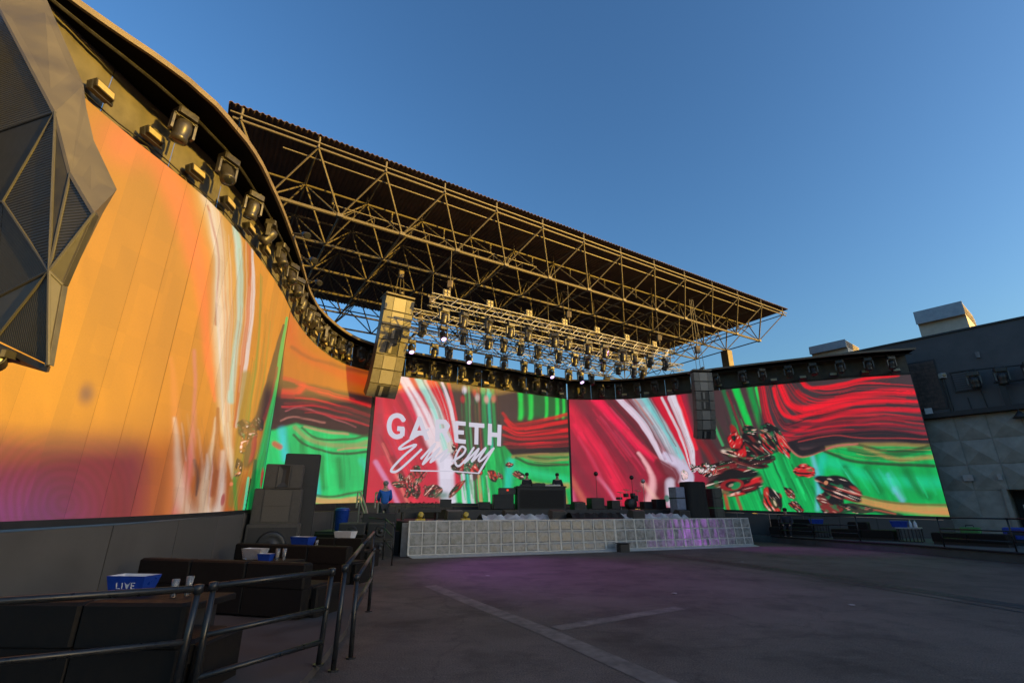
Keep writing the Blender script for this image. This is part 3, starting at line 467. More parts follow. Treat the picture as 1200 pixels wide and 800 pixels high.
TAB = {
 'left': [(0.0, 1, 34, -113, 274, -279, 626), (0.125, 100, 118, 23, 329, -84, 617), (0.25, 176, 181, 120, 367, 47, 611), (0.375, 235, 229, 193, 396, 141, 606), (0.5, 272, 267, 239, 418, 199, 603), (0.625, 298, 298, 271, 436, 239, 601), (0.75, 316, 323, 293, 450, 266, 599), (0.875, 330, 345, 310, 462, 287, 597), (1.0, 338, 363, 320, 471, 300, 596)],
 'second': [(0.0, 338, 363, 321, 471, 300, 595), (0.167, 348, 380, 333, 480, 315, 593), (0.333, 360, 395, 346, 488, 331, 592), (0.5, 374, 408, 362, 495, 348, 591), (0.667, 390, 420, 379, 501, 368, 590), (0.833, 412, 429, 404, 506, 394, 589), (1.0, 440, 437, 433, 509, 425, 589)],
 'centre': [(0.0, 440, 437, 433, 509, 425, 589), (0.25, 506, 446, 502, 515, 498, 589), (0.5, 565, 454, 563, 519, 562, 590), (0.75, 618, 461, 618, 523, 619, 590), (1.0, 665, 468, 667, 527, 670, 590)],
 'right': [(0.0, 665, 468, 667, 527, 670, 591), (0.125, 707, 468, 711, 528, 715, 592), (0.25, 751, 467, 756, 528, 762, 594), (0.375, 795, 462, 803, 526, 811, 595), (0.5, 843, 457, 853, 524, 863, 597), (0.625, 894, 452, 907, 523, 920, 599), (0.75, 950, 447, 965, 521, 981, 601), (0.875, 1008, 442, 1027, 519, 1047, 603), (1.0, 1068, 439, 1090, 518, 1114, 605)]}
def canvas_coords(key, U, V):            # picture layout of each screen: where its columns sit on the flat artwork
    T = np.array(TAB[key]); c = [np.interp(U, T[:, 0], T[:, k]) for k in range(1, 7)]
    lt = 2 * (V - .5) * V; lm = 4 * V * (1 - V); lb = 2 * (V - .5) * (V - 1)
    return c[0] * lt + c[2] * lm + c[4] * lb, c[1] * lt + c[3] * lm + c[5] * lb
def led_material():
    m = bpy.data.materials.new('led_screen'); m.use_nodes = True; N = m.node_tree.nodes; L = m.node_tree.links; b = N['Principled BSDF']
    at = N.new('ShaderNodeAttribute'); at.attribute_name = 'picture'
    tc = N.new('ShaderNodeTexCoord'); w = N.new('ShaderNodeTexNoise'); w.inputs['Scale'].default_value = 45; w.inputs['Detail'].default_value = 2; L.new(tc.outputs['Object'], w.inputs[0])
    mr = N.new('ShaderNodeMapRange'); mr.inputs[3].default_value = .86 * EM; mr.inputs[4].default_value = 1.14 * EM; L.new(w.outputs[0], mr.inputs[0])
    sn = N.new('ShaderNodeVectorMath'); sn.operation = 'SNAP'; sn.inputs[1].default_value = (.5, .5, .5); L.new(tc.outputs['Object'], sn.inputs[0]); wh = N.new('ShaderNodeTexWhiteNoise'); L.new(sn.outputs[0], wh.inputs[0])
    mw = N.new('ShaderNodeMapRange'); mw.inputs[3].default_value = .93; mw.inputs[4].default_value = 1.05; L.new(wh.outputs['Value'], mw.inputs[0]); mm = N.new('ShaderNodeMath'); mm.operation = 'MULTIPLY'; L.new(mr.outputs[0], mm.inputs[0]); L.new(mw.outputs[0], mm.inputs[1])
    L.new(at.outputs['Color'], b.inputs['Emission Color']); L.new(mm.outputs[0], b.inputs['Emission Strength'])
    b.inputs['Base Color'].default_value = (.075, .068, .058, 1); b.inputs['Roughness'].default_value = .7; b.inputs['Specular IOR Level'].default_value = .3
    m.cycles.emission_sampling = 'NONE'; return m
M_led = led_material()
def screen_grid(name, key, P, S, s0, s1, f0, f1, zb0, zb1, nu, nv, paint, parent, inset=.04, gain=1., flat=False):
    U = np.linspace(0, 1, nu)[:, None] * np.ones((1, nv)); V = np.ones((nu, 1)) * np.linspace(0, 1, nv)[None, :]
    F = f0 + (f1 - f0) * U; ss = s0 + (s1 - s0) * U
    if flat:
        a, b = on(P, S, s0), on(P, S, s1); PX = a[0] + (b[0] - a[0]) * U; PY = a[1] + (b[1] - a[1]) * U
        d = (b - a) / np.linalg.norm(b - a); NX, NY = d[1], -d[0]
    else:
        PX, PY = np.interp(ss, S, P[:, 0]), np.interp(ss, S, P[:, 1]); gx, gy = np.gradient(PX, axis=0), np.gradient(PY, axis=0); l = np.hypot(gx, gy); NX, NY = gy / l, -gx / l
    zb = zb0 + (zb1 - zb0) * F; Z = zb + (ZT - zb) * V
    X, Y = canvas_coords(key, F, V); c = Canvas(X, Y); paint(c)
    off = parent_loc(parent)
    co = np.stack([PX + NX * inset - off.x, PY + NY * inset - off.y, Z - off.z], -1).reshape(-1, 3)
    i = np.arange(nu - 1)[:, None] * nv + np.arange(nv - 1)[None, :]; q = np.stack([i, i + nv, i + nv + 1, i + 1], -1).reshape(-1, 4)
    me = bpy.data.meshes.new(name); me.vertices.add(len(co)); me.vertices.foreach_set('co', co.ravel().astype(np.float32))
    me.loops.add(q.size); me.loops.foreach_set('vertex_index', q.ravel().astype(np.int32)); me.polygons.add(len(q)); me.polygons.foreach_set('loop_start', np.arange(0, q.size, 4, dtype=np.int32)); me.update(calc_edges=True)
    at = me.attributes.new('picture', 'FLOAT_COLOR', 'POINT'); col = np.ones((len(co), 4), np.float32); col[:, :3] = (np.clip(c.C, 0, 4) ** 1.12).reshape(-1, 3) * gain * 1.04
    at.data.foreach_set('color', col.ravel()); me.materials.append(M_led); return link(name, me, parent)
def wall_band(P, S, s0, s1, n, z0, z1, off, th):     # upright slab following a path, off = towards the yard
    m = MB(); rows = [[], [], [], []]
    for i in range(n + 1):
        s = s0 + (s1 - s0) * i / n; p = on(P, S, s); nn = nrm(P, S, s); a = p + nn * off; b = p + nn * (off - th); f = i / n
        za = z0[0] + (z0[1] - z0[0]) * f if isinstance(z0, tuple) else z0; zt = z1[0] + (z1[1] - z1[0]) * f if isinstance(z1, tuple) else z1
        rows[0].append((*a, za)); rows[1].append((*a, zt)); rows[2].append((*b, zt)); rows[3].append((*b, za))
    for k in range(4): m.strip(rows[k], rows[(k + 1) % 4])
    m.add([rows[k][0] for k in range(4)], [(0, 1, 2, 3)]); m.add([rows[k][-1] for k in range(4)], [(3, 2, 1, 0)]); return m
def base_of(P, S, s): p = on(P, S, s); return (float(p[0]), float(p[1]), 0)
# left curved screen: eighteen upright columns of panels
SPLIT = float(np.interp(15.2, WL[:, 1], SL)); S0 = float(np.interp(5.0, WL[:, 1], SL)); rngL = SL[-1]
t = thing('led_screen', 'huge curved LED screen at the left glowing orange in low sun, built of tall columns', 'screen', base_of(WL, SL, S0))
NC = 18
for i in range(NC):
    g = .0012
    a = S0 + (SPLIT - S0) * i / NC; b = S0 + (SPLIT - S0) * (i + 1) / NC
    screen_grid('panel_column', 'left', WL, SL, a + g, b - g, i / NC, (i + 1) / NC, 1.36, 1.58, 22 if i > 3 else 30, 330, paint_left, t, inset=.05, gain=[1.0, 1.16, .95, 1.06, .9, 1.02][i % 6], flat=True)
wall_band(WL, SL, S0 - 1.5, SPLIT, 40, (1.24, 1.50), (1.36, 1.58), .06, .12).build('bottom_trim', M_black, t, world=True)
wall_band(WL, SL, S0 - 1.5, SPLIT + .02, 40, (1.3, 1.5), ZT, .015, .10).build('back_frame', M_black, t, world=True)
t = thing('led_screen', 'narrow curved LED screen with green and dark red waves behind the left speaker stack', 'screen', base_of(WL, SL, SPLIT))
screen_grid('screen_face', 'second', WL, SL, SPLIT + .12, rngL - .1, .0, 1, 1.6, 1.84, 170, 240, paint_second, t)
wall_band(WL, SL, SPLIT + .02, rngL, 30, 1.48, ZT, .015, .10).build('back_frame', M_black, t, world=True)
t = thing('led_screen', 'flat LED screen with the large white lettering above the stage', 'screen', base_of(WC, SCc, 0))
screen_grid('screen_face', 'centre', WC, SCc, .12, SCc[-1] - .08, 0, 1, 1.84, 1.82, 330, 230, paint_centre, t)
wall_band(WC, SCc, 0, SCc[-1], 4, 1.70, ZT, .015, .10).build('back_frame', M_black, t, world=True)
LET = [([[p[:2] for p in curve([(1.64, 5.74), (1.47, 5.93), (1.22, 5.97), (0.98, 5.81), (0.9, 5.45), (1.02, 5.08), (1.31, 4.92), (1.60, 5.02)], .2)], [(1.60, 4.98), (1.60, 5.38)], [(1.68, 5.33), (1.32, 5.33)]], .24), ([[(2.09, 4.87), (2.45, 5.93), (2.93, 4.88)], [(2.25, 5.19), (2.74, 5.21)]], .24), ([[(3.49, 4.84), (3.44, 5.87), (3.87, 5.88), (4.04, 5.68), (3.91, 5.43), (3.46, 5.38)], [(3.79, 5.4), (4.16, 4.87)]], .24),
       ([[(5.11, 4.93), (4.55, 4.95), (4.52, 5.88), (5.07, 5.88)], [(4.54, 5.4), (4.98, 5.41)]], .22), ([[(5.27, 5.86), (6.21, 5.87)], [(5.73, 5.87), (5.74, 4.83)]], .24), ([[(6.56, 6.02), (6.55, 4.85)], [(7.17, 6.01), (7.14, 4.83)], [(6.56, 5.43), (7.16, 5.43)]], .25)]
SCRIPT = [[(2.95, 5.4), (2.25, 4.98), (1.55, 4.45), (1.63, 4.35), (2.35, 4.6), (1.75, 4.02), (1.22, 3.41), (1.25, 3.25), (1.62, 3.39), (2.67, 4.41)], [(2.67, 3.95), (3.38, 4.72), (2.77, 3.68), (3.63, 4.52), (3.17, 3.79), (4.06, 4.46), (3.71, 3.85), (4.23, 4.31)], [(4.35, 3.88), (4.9, 4.22), (5.1, 4.55), (4.84, 4.65), (4.55, 4.16), (4.54, 3.79), (4.76, 3.67), (5.17, 4.05)],
          [(5.17, 4.05), (5.58, 4.64), (5.07, 3.84), (5.88, 4.61), (5.49, 3.93), (6.3, 4.68), (5.89, 4.06), (6.09, 4.03), (6.75, 4.67)], [(6.8, 4.69), (5.91, 3.35)]]
def ribbon(m, org, du, nn, lines, w, lift, taper=False, caps=False):
    k = 0; up = Vector((0, 0, 1)); du, nn, org = Vector((*du, 0)), Vector((*nn, 0)), Vector(org)
    for pl in lines:
        for i in range(len(pl) - 1):
            (x0, z0), (x1, z1_) = pl[i], pl[i + 1]; d = Vector((x1 - x0, z1_ - z0)); L_ = d.length or 1; n = Vector((-d.y, d.x)) / L_ * w / 2; l = lift + .0004 * (k % 9); k += 1
            P = [(x0 + n.x, z0 + n.y), (x0 - n.x, z0 - n.y), (x1 - n.x, z1_ - n.y), (x1 + n.x, z1_ + n.y)]
            m.add([org + du * a + up * b + nn * l for a, b in P], [(0, 1, 2, 3)])
            if i > 0 or caps:
                l += .0002; m.add([org + du * (x0 + w / 2 * math.cos(j * .5236)) + up * (z0 + w / 2 * math.sin(j * .5236)) + nn * l for j in range(12)], [tuple(range(12))])
    return m
dC = (WC[-1] - WC[0]) / SCc[-1]; nC = np.array([dC[1], -dC[0]])
for lines, w in LET: ribbon(MB(), (WC[0][0], WC[0][1], 0), dC, nC, lines, w, .06).build('letter', M_letter, t, world=True)
for i, l in enumerate(SCRIPT): ribbon(MB(), (WC[0][0], WC[0][1], 0), dC, nC, [[p[:2] for p in curve(l, .1)]], .115, .066 + .005 * i, caps=True).build('script_stroke', M_letter, t, world=True)
ribbon(MB(), (WC[0][0], WC[0][1], 0), dC, nC, [[(5.95, 3.34), (4.52, 3.39), (2.13, 3.34)]], .06, .064).build('script_underline', M_letter, t, world=True)
t = thing('led_screen', 'wide curved LED screen right of the stage with pink streaks and red and green swirls', 'screen', base_of(WR, SR, 0))
screen_grid('screen_face', 'right', WR, SR, .08, SR[-1] - .05, 0, 1, 1.8, 1.22, 560, 220, paint_right, t)
wall_band(WR, SR, 0, SR[-1], 40, (1.68, 1.08), ZT, .015, .10).build('back_frame', M_black, t, world=True)
# dark walls the screens stand on
for nm, P, S, a, b, z, lab in (('screen_wall', WL, SL, .5, SPLIT, (1.2, 1.5), 'charcoal wall under the curved orange screen beside the booths'), ('screen_wall', WL, SL, SPLIT + .02, rngL, 1.46, 'charcoal wall behind the left speaker stack and blue bin'), ('screen_wall', WC, SCc, .02, SCc[-1], 1.68, 'black wall at the back of the stage under the lettered screen'), ('screen_wall', WR, SR, .02, SR[-1], (1.66, 1.06), 'charcoal wall under the right screen behind the terrace')):
    t = thing(nm, lab, 'wall', base_of(P, S, a)); n = max(3, int((b - a) / 1.5))
    for i in range(n):
        u0, u1 = a + (b - a) * i / n + .008, a + (b - a) * (i + 1) / n - .008; f0, f1 = i / n, (i + 1) / n
        zz = (z[0] + (z[1] - z[0]) * f0, z[0] + (z[1] - z[0]) * f1) if isinstance(z, tuple) else z
        wall_band(P, S, u0, u1, 6, 0.0, zz, .10 if P is not WC else .05, .15).build('wall_panel', M_wall if P is not WC else M_black, t, world=True)
# ---------------------------------------------------------------- canopy ring above the screens
ZS = 9.05
M_soffit = mat('soffit_black', (.007, .007, .008), .95, spec=.05)
def canopy(lab, P, S, s0, s1, over, zrim=.10):
    t = thing('lighting_canopy', lab, 'canopy', base_of(P, S, (s0 + s1) / 2)); n = max(4, int((s1 - s0) / 1.4)); ns = n * 5
    pl = lambda s, o: on(P, S, s) + nrm(P, S, s) * o
    ov = (lambda s: np.interp(s, over[0], over[1]))
    for i in range(n):                    # cloth fascia, slightly billowing, one drop per bay
        A = []; B = []
        for k in range(9):
            s = s0 + (s1 - s0) * (i + .003 + (k / 8) * .994) / n; q = pl(s, -.05 + .05 * math.sin(k * 2.4 + i * 1.7) * (k % 8 > 0)); A.append((*q, ZT - .02)); B.append((*pl(s, -.05), ZS))
        MB().strip(A, B).build('fascia_cloth', M_curtain, t, smooth=True, world=True)
    m = MB(); row = [[], [], [], []]
    for i in range(ns + 1):
        s = s0 + (s1 - s0) * i / ns; a = pl(s, ov(s) - .02); b = pl(s, -.25)
        for k, q in enumerate(((*a, ZS), (*a, ZS + .10), (*b, ZS + .25), (*b, ZS + .002))): row[k].append(q)
    for k in range(4): m.strip(row[k], row[(k + 1) % 4])
    for e in (0, -1): m.add([r[e] for r in row], [(0, 1, 2, 3)])
    m.build('soffit', M_soffit, t, world=True)
    nr = max(3, n // 2)
    for j in range(nr):
        m = MB(); row = [[], [], [], []]
        for i in range(11):
            s = s0 + (s1 - s0) * (j + .002 + i / 10 * .996) / nr; a = pl(s, ov(s) + .05); b = pl(s, ov(s) - .015)
            for k, q in enumerate(((*a, ZS - .015), (*a, ZS + zrim), (*b, ZS + zrim), (*b, ZS - .015))): row[k].append(q)
        for k in range(4): m.strip(row[k], row[(k + 1) % 4])
        for e in (0, -1): m.add([r[e] for r in row], [(0, 1, 2, 3)])
        m.build('rim_section', M_rim, t, smooth=False, world=True)
    m = MB(); A = [(*pl(s0 + (s1 - s0) * i / ns, ov(s0 + (s1 - s0) * i / ns) * .55), ZS - .10) for i in range(ns + 1)]; m.path(A, .03); m.build('light_rail', M_dark, t, world=True)
    m = MB(); A = [(*pl(s0 + (s1 - s0) * i / ns, .03), ZT + .10 + .03 * math.sin(i * .9)) for i in range(ns + 1)]; m.path(A, .014, 5); m.build('power_cable', M_cable, t, world=True)
    return ov
OVL = canopy('curved canopy over the left screen, its rim lit gold by the sun', WL, SL, 1.95, rngL, ([1.95, 2.3, 2.8, 3.2, 3.75, 4.5, 5.4, 6.7, 8.6, 11.1, 14.4, 16.8, 19, 20.7], [.24, .36, .58, .78, 1.0, 1.1, 1.03, .82, .6, .42, .38, .6, .85, .9]))
OVC = canopy('straight canopy above the lettered screen at the back of the stage', WC, SCc, .02, SCc[-1] - .02, ([0, 12], [.85, .6]))
OVR = canopy('dark curved canopy above the wide right screen', WR, SR, .02, SR[-1], ([0, 18], [.6, 1.0]), .08)
# ---------------------------------------------------------------- fixtures
M_yoke = mat('yoke_grey', (.10, .095, .09), .4, .2)
def moving_head(tilt, lit=False, s=1.0):
    t = thing('moving_head_light', 'x', 'stage light')
    m = MB(); m.cbox(-.19, .19, -.14, .14, -.16, 0, .03); m.box(-.14, -.10, -.03, .03, 0, .07); m.box(.10, .14, -.03, .03, 0, .07); m.build('base', M_fix, t)
    y = MB()
    for sx in (-1, 1):
        y.obox((sx * .20, 0, -.34), (.022, 0, 0), (0, .05, 0), (0, 0, .17)); y.obox((sx * .17, 0, -.18), (.05, 0, 0), (0, .05, 0), (0, 0, .02))
    y.obox((0, 0, -.165), (.2, 0, 0), (0, .06, 0), (0, 0, .018)); y.build('yoke', M_yoke, t)
    Mx = Matrix.Translation((0, 0, -.42)) @ Matrix.Rotation(R(tilt), 4, 'X') @ Matrix.Rotation(R(180), 4, 'X')
    h = MB().lathe([(.05, -.20), (.11, -.19), (.145, -.10), (.155, .02), (.135, .12), (.15, .15), (.15, .25), (.13, .255)], 14, Mx).build('head', M_fix, t, True)
    MB().lathe([(.125, .245), (.11, .262), (.05, .272)], 14, Mx).build('lens', M_lit if lit else M_glassb, h, True)
    return remember(t)
def flood(face):
    t = thing('flood_light', 'x', 'flood light')
    m = MB(); m.obox((0, .02, .12), (.17, 0, 0), (0, .09, 0), (0, 0, .085)); m.obox((0, .11, .17), (.15, 0, 0), (0, .012, 0), (0, 0, .03)); m.build('housing', M_fix, t)
    MB().obox((0, -.075, .115), (.15, 0, 0), (0, .006, 0), (0, 0, .065)).build('face', face, t)
    m = MB(); m.box(-.20, -.175, -.02, .02, -.02, .16); m.box(.175, .20, -.02, .02, -.02, .16); m.box(-.20, .20, -.02, .02, -.04, -.015); m.build('bracket', M_dark, t)
    return remember(t)
HEADS = [moving_head(a) for a in (12, 35, -25, 60)]; LITHEAD = moving_head(-30, True); FLOOD = flood(M_yell)
USED = set()
def put(proto, loc, rz, label, group, s=1.0, rx=0):
    o = proto if proto.name not in USED else copy_tree(proto); USED.add(proto.name)
    o.location = loc; o.rotation_euler = (rx, 0, rz); o.scale = (s, s, s); o['label'] = label; o['group'] = group; return o
def ring_lights(P, S, s0, s1, n, ov, zone, grp):
    for i in range(n):
        s = s0 + (s1 - s0) * (i + .5) / n + random.uniform(-.12, .12); q = on(P, S, s) + nrm(P, S, s) * max(.30, ov(s) * .55); nn = nrm(P, S, s); rz = math.atan2(nn[1], nn[0]) + math.pi / 2
        put(HEADS[random.choice((0, 0, 1, 1, 2, 3))], (q[0], q[1], ZS - .16), rz + random.uniform(-.7, .7), f'moving head light under the {zone}, {ORD[i]} from left', grp, 1.0)
ring_lights(WL, SL, 3.9, 13.3, 8, OVL, 'sunlit left canopy rim', 'moving heads under the canopies')
ring_lights(WL, SL, 13.4, 20.5, 9, OVL, 'tight bend of the left canopy', 'moving heads under the canopies')
ring_lights(WC, SCc, .4, SCc[-1] - .3, 12, OVC, 'canopy above the lettered screen', 'moving heads under the canopies')
ring_lights(WR, SR, .4, SR[-1] - .3, 15, OVR, 'dark right canopy', 'moving heads under the canopies')
def floods(P, S, s0, s1, n, zone):
    for i in range(n):
        s = s0 + (s1 - s0) * (i + .5) / n; nn = nrm(P, S, s); q = on(P, S, s) + nn * .22; rz = math.atan2(nn[1], nn[0]) + math.pi / 2
        put(FLOOD, (q[0], q[1], ZT + .12), rz, f'square flood light on top of the {zone}, {ORD[i]} from left', 'flood lights along the screen tops', 1.0, R(-12))
floods(WL, SL, 2.6, SPLIT, 9, 'orange left screen'); floods(WL, SL, SPLIT, rngL, 7, 'narrow second screen'); floods(WC, SCc, .3, SCc[-1], 9, 'lettered screen'); floods(WR, SR, .1, SR[-1], 13, 'wide right screen')
# par cans on arms standing out beyond the left rim
for i, s_ in enumerate((8.9, 10.4, 12.0)):
    nn = nrm(WL, SL, s_); q = on(WL, SL, s_) + nn * (OVL(s_) + .05); t = thing('par_can', f'round par can on an arm outside the left canopy rim, {ORD[i]} from left', 'stage light', (q[0], q[1], ZS + .02), 0, 'par cans on the left rim'); e = Vector((nn[0], nn[1], 0))
    MB().tube((0, 0, .03), e * .38, .025).build('arm', M_dark, t); d = (e * .6 + Vector((0, -.5, -.5))).normalized(); h = MB().tube(e * .38 - d * .14, e * .38 + d * .10, .075, 14, .10).build('can', M_fix, t, True); MB().tube(e * .38 + d * .101, e * .38 + d * .11, .088, 14).build('lens', M_glassb, h)
# ---------------------------------------------------------------- space-frame roof
RL = Vector((-9.59, 13.29, 0)); RA = Vector((.846, .533, 0)); RB = Vector((-.533, .846, 0)); CELL = 2.6
def rp(a, b, z): return RL + RA * a + RB * b + Vector((0, 0, z))
roof = thing('stage_roof', 'flat corrugated stage roof on a steel space frame, sunlit from the right', 'roof', rp(17, 8, 0))
nb = 22
for i in range(nb):                      # corrugated sheets, ribs running front to back
    a0 = -.3 + 34.9 * i / nb; a1 = -.3 + 34.9 * (i + 1) / nb; A = []; B = []; k = 8; jz = .008 * (i % 2)
    for j in range(k * 4 + 1):
        a = a0 + (a1 - a0) * j / (k * 4); dz = (.0, .05, .05, 0)[j % 4] + jz
        A.append(rp(a, 0, 14.95 + dz)); B.append(rp(a, 15.9, 14.95 + dz))
    m = MB().strip(A, B); m.strip([v + Vector((0, 0, .02)) for v in B], [v + Vector((0, 0, .02)) for v in A]); m.strip(A, [v + Vector((0, 0, .02)) for v in A]); m.build('roof_sheet', M_sheet, roof, world=True)
ZTC, ZBC = 14.45, 12.65; NA, NB_ = 13, 6; A0, B0 = .15, .1
TA = lambda i: A0 + CELL * i; TB = lambda j: B0 + CELL * j
for j in range(NB_ + 1): strut('top_chord', rp(-.1, TB(j), ZTC), rp(34.3, TB(j), ZTC), .045, M_steel, roof, 8)
for i in range(NA + 1): strut('top_chord', rp(TA(i), 0, ZTC), rp(TA(i), 15.75, ZTC), .034, M_steel, roof, 8)
strut('edge_beam', rp(-.2, .06, ZTC + .20), rp(34.4, .06, ZTC + .20), .035, M_steel, roof); strut('edge_beam', rp(1.6, .45, ZTC - .25), rp(31.5, .45, ZTC - .25), .032, M_steel, roof)
for j in range(NB_): strut('bottom_chord', rp(TA(.5), TB(j + .5), ZBC), rp(TA(NA - .5), TB(j + .5), ZBC), .075 if j == 0 else .062, M_steel, roof, 8)
for i in range(NA): strut('bottom_chord', rp(TA(i + .5), TB(.5), ZBC), rp(TA(i + .5), TB(NB_ - .5), ZBC), .04, M_steel, roof, 8)
webs = []
for i in range(NA):
    for j in range(NB_):
        for di in (0, 1):
            for dj in (0, 1): webs.append((j, rp(TA(i + .5), TB(j + .5), ZBC), rp(TA(i + di), TB(j + dj), ZTC)))
webs.sort(key=lambda w: w[0]); far = MB()
for k, (j, p, q) in enumerate(webs):
    if k < 260: strut('web_member', p, q, .034 if (k % 4) else .044, M_steel, roof)
    else: far.tube(p, q, .042, 5)
o = far.build('web_member', M_steel, roof, world=True); o['kind'] = 'stuff'
for i in range(NA + 1):
    for j in range(0, NB_ + 1, 1):
        if j < 2 or i in (0, NA): strut('roof_post', rp(TA(i), TB(j), ZTC), rp(TA(i), TB(j), 14.95), .045, M_steel, roof)
for i in range(NA): strut('hanger_post', rp(TA(i + .45), TB(1), ZTC - .55), rp(TA(i + .45), TB(1), ZTC), .05, M_steel, roof)
for i in range(0, NA): 
    m = MB().obox(rp(TA(i + .5), TB(.5), ZBC), RA * .11, RB * .11, (0, 0, .07)).build('node_plate', M_steel, roof, world=True)
strut('walkway_rail', rp(TA(1.4), TB(.5), ZBC + .42), rp(TA(5.2), TB(.5), ZBC + .42), .025, M_steel, roof)
m = MB()
for k in range(24): m.tube(rp(TA(1.4) + k * .41, TB(.5), ZBC), rp(TA(1.4) + (k + (1 if k % 2 else -1) * .5 + .5) * .41, TB(.5), ZBC + .42), .014, 4)
m.build('walkway_lacing', M_steel, roof, world=True)
for a, b, lab in ((TA(NA - .5), TB(1.5), 'square steel column holding the right end of the stage roof'), (TA(NA - .5), TB(5.5), 'square steel column under the far right corner of the stage roof'), (TA(1.5), TB(4.5), 'square steel column holding the left end of the stage roof')):
    p = rp(a, b, 0); t = thing('roof_column', lab, 'column', p); m = MB().obox(p + Vector((0, 0, ZBC / 2)), RA * .28, RB * .28, (0, 0, ZBC / 2 - .04)); m.build('shaft', M_rim, t, world=True); MB().obox(p + Vector((0, 0, .05)), RA * .45, RB * .45, (0, 0, .05)).build('base_plate', M_steel, t, world=True)
# ---------------------------------------------------------------- lighting trusses
def truss(name, lab, p, q, z, w=.42):
    p, q = Vector((*p, z)), Vector((*q, z)); d = (q - p).normalized(); n = Vector((-d.y, d.x, 0)); L_ = (q - p).length
    t = thing(name, lab, 'truss', p); cs = [n * (w / 2) * a + Vector((0, 0, w / 2 * b)) for a, b in ((-1, -1), (1, -1), (1, 1), (-1, 1))]
    for c in cs: strut('chord', p + c, q + c, .028, M_alu, t, 8)
    k = int(L_ / .42)
    for f in range(4):
        m = MB(); a, b = cs[f], cs[(f + 1) % 4]
        for i in range(k):
            u0, u1 = L_ * i / k, L_ * (i + 1) / k; x, y = (a, b) if i % 2 else (b, a); m.tube(p + d * u0 + x, p + d * u1 + y, .015, 5)
        o = m.build('lacing', M_alu, t, world=True)
    return p, d, n, L_
def hoist(lab, p, ztop):
    t = thing('chain_hoist', lab, 'hoist', p); m = MB(); m.cbox(p[0] - .12, p[0] + .12, p[1] - .1, p[1] + .1, p[2], p[2] + .34, .03); m.tube((p[0], p[1], p[2] - .12), (p[0], p[1], p[2] + .02), .04); m.build('motor', M_rim, t, world=True)
    strut('chain', (p[0], p[1], p[2] + .3), (p[0], p[1], ztop), .014, M_steel, t); strut('hook', (p[0], p[1], p[2] - .3), (p[0], p[1], p[2] - .1), .018, M_steel, t)
TR = [((-3.5, 18.8), (9.3, 26.85), 10.0, 'front lighting truss, brightest gold in the sun', (), 13), ((-4.6, 20.5), (8.6, 28.85), 10.0, 'middle lighting truss under the stage roof', (1,), 14), ((-5.35, 22.3), (6.4, 30.0), 9.75, 'rear lighting truss close above the canopy', (0, 3, 8, 10), 13)]
for ti, (p, q, z, lab, lit, n) in enumerate(TR):
    P_, d, nn, L_ = truss('lighting_truss', lab, p, q, z); rz = math.atan2(d.y, d.x); zone = ['front lighting truss', 'middle lighting truss', 'rear lighting truss'][ti]
    for i in range(n):
        u = L_ * (i + .5) / n + random.uniform(-.2, .2); c = P_ + d * u + Vector((0, 0, -.29))
        if i in lit: put(LITHEAD, c, rz, f'moving head with glowing lilac lens on the {zone}, {ORD[i]} from left', 'moving heads on the trusses', 1.05)
        else: put(HEADS[random.choice((0, 0, 0, 1, 2))], c, rz + random.uniform(-.5, .5), f'moving head light on the {zone}, {ORD[i]} from left', 'moving heads on the trusses', 1.05)
    if ti == 0:
        for i in range(7):
            c = P_ + d * (L_ * (i + .35) / 7) + Vector((0, 0, .24)); t = thing('blinder_light', f'four-lamp blinder on top of the front lighting truss, {ORD[i]} from left', 'stage light', c, rz, 'blinders on the front truss')
            MB().obox((0, 0, .19), (.17, 0, 0), (0, .06, 0), (0, 0, .17)).build('housing', M_fix, t)
            for a in (-.08, .08):
                for b in (.11, .27): MB().lathe([(.065, 0), (.06, .03), (.03, .035)], 10, Matrix.Translation((a, -.055, b)) @ Matrix.Rotation(R(90), 4, 'X')).build('lamp', M_yell, t, True)
    for i, f in enumerate((.06, .5, .94)): hoist(f'chain hoist above the {zone}, {ORD[i]} from the left', tuple(P_ + d * (L_ * f) + Vector((0, 0, .75))), ZBC + .1)
# short side truss sloping towards the right end, with festooned cable
P_, d, nn, L_ = truss('lighting_truss', 'short dark side truss at the right end below the roof edge', (6.6, 28.8), (11.2, 30.6), 10.3, .36)
t = thing('cable_festoon', 'black cable hanging in loops from the right side truss', 'cable', P_)
m = MB()
for k in range(6):
    a = P_ + d * (L_ * k / 6); b = P_ + d * (L_ * (k + 1) / 6); m.path([a.lerp(b, f) + Vector((0, 0, -.2 - .45 * math.sin(math.pi * f))) for f in (0, .2, .4, .6, .8, 1)], .02, 5)
m.build('loops', M_cable, t, world=True)
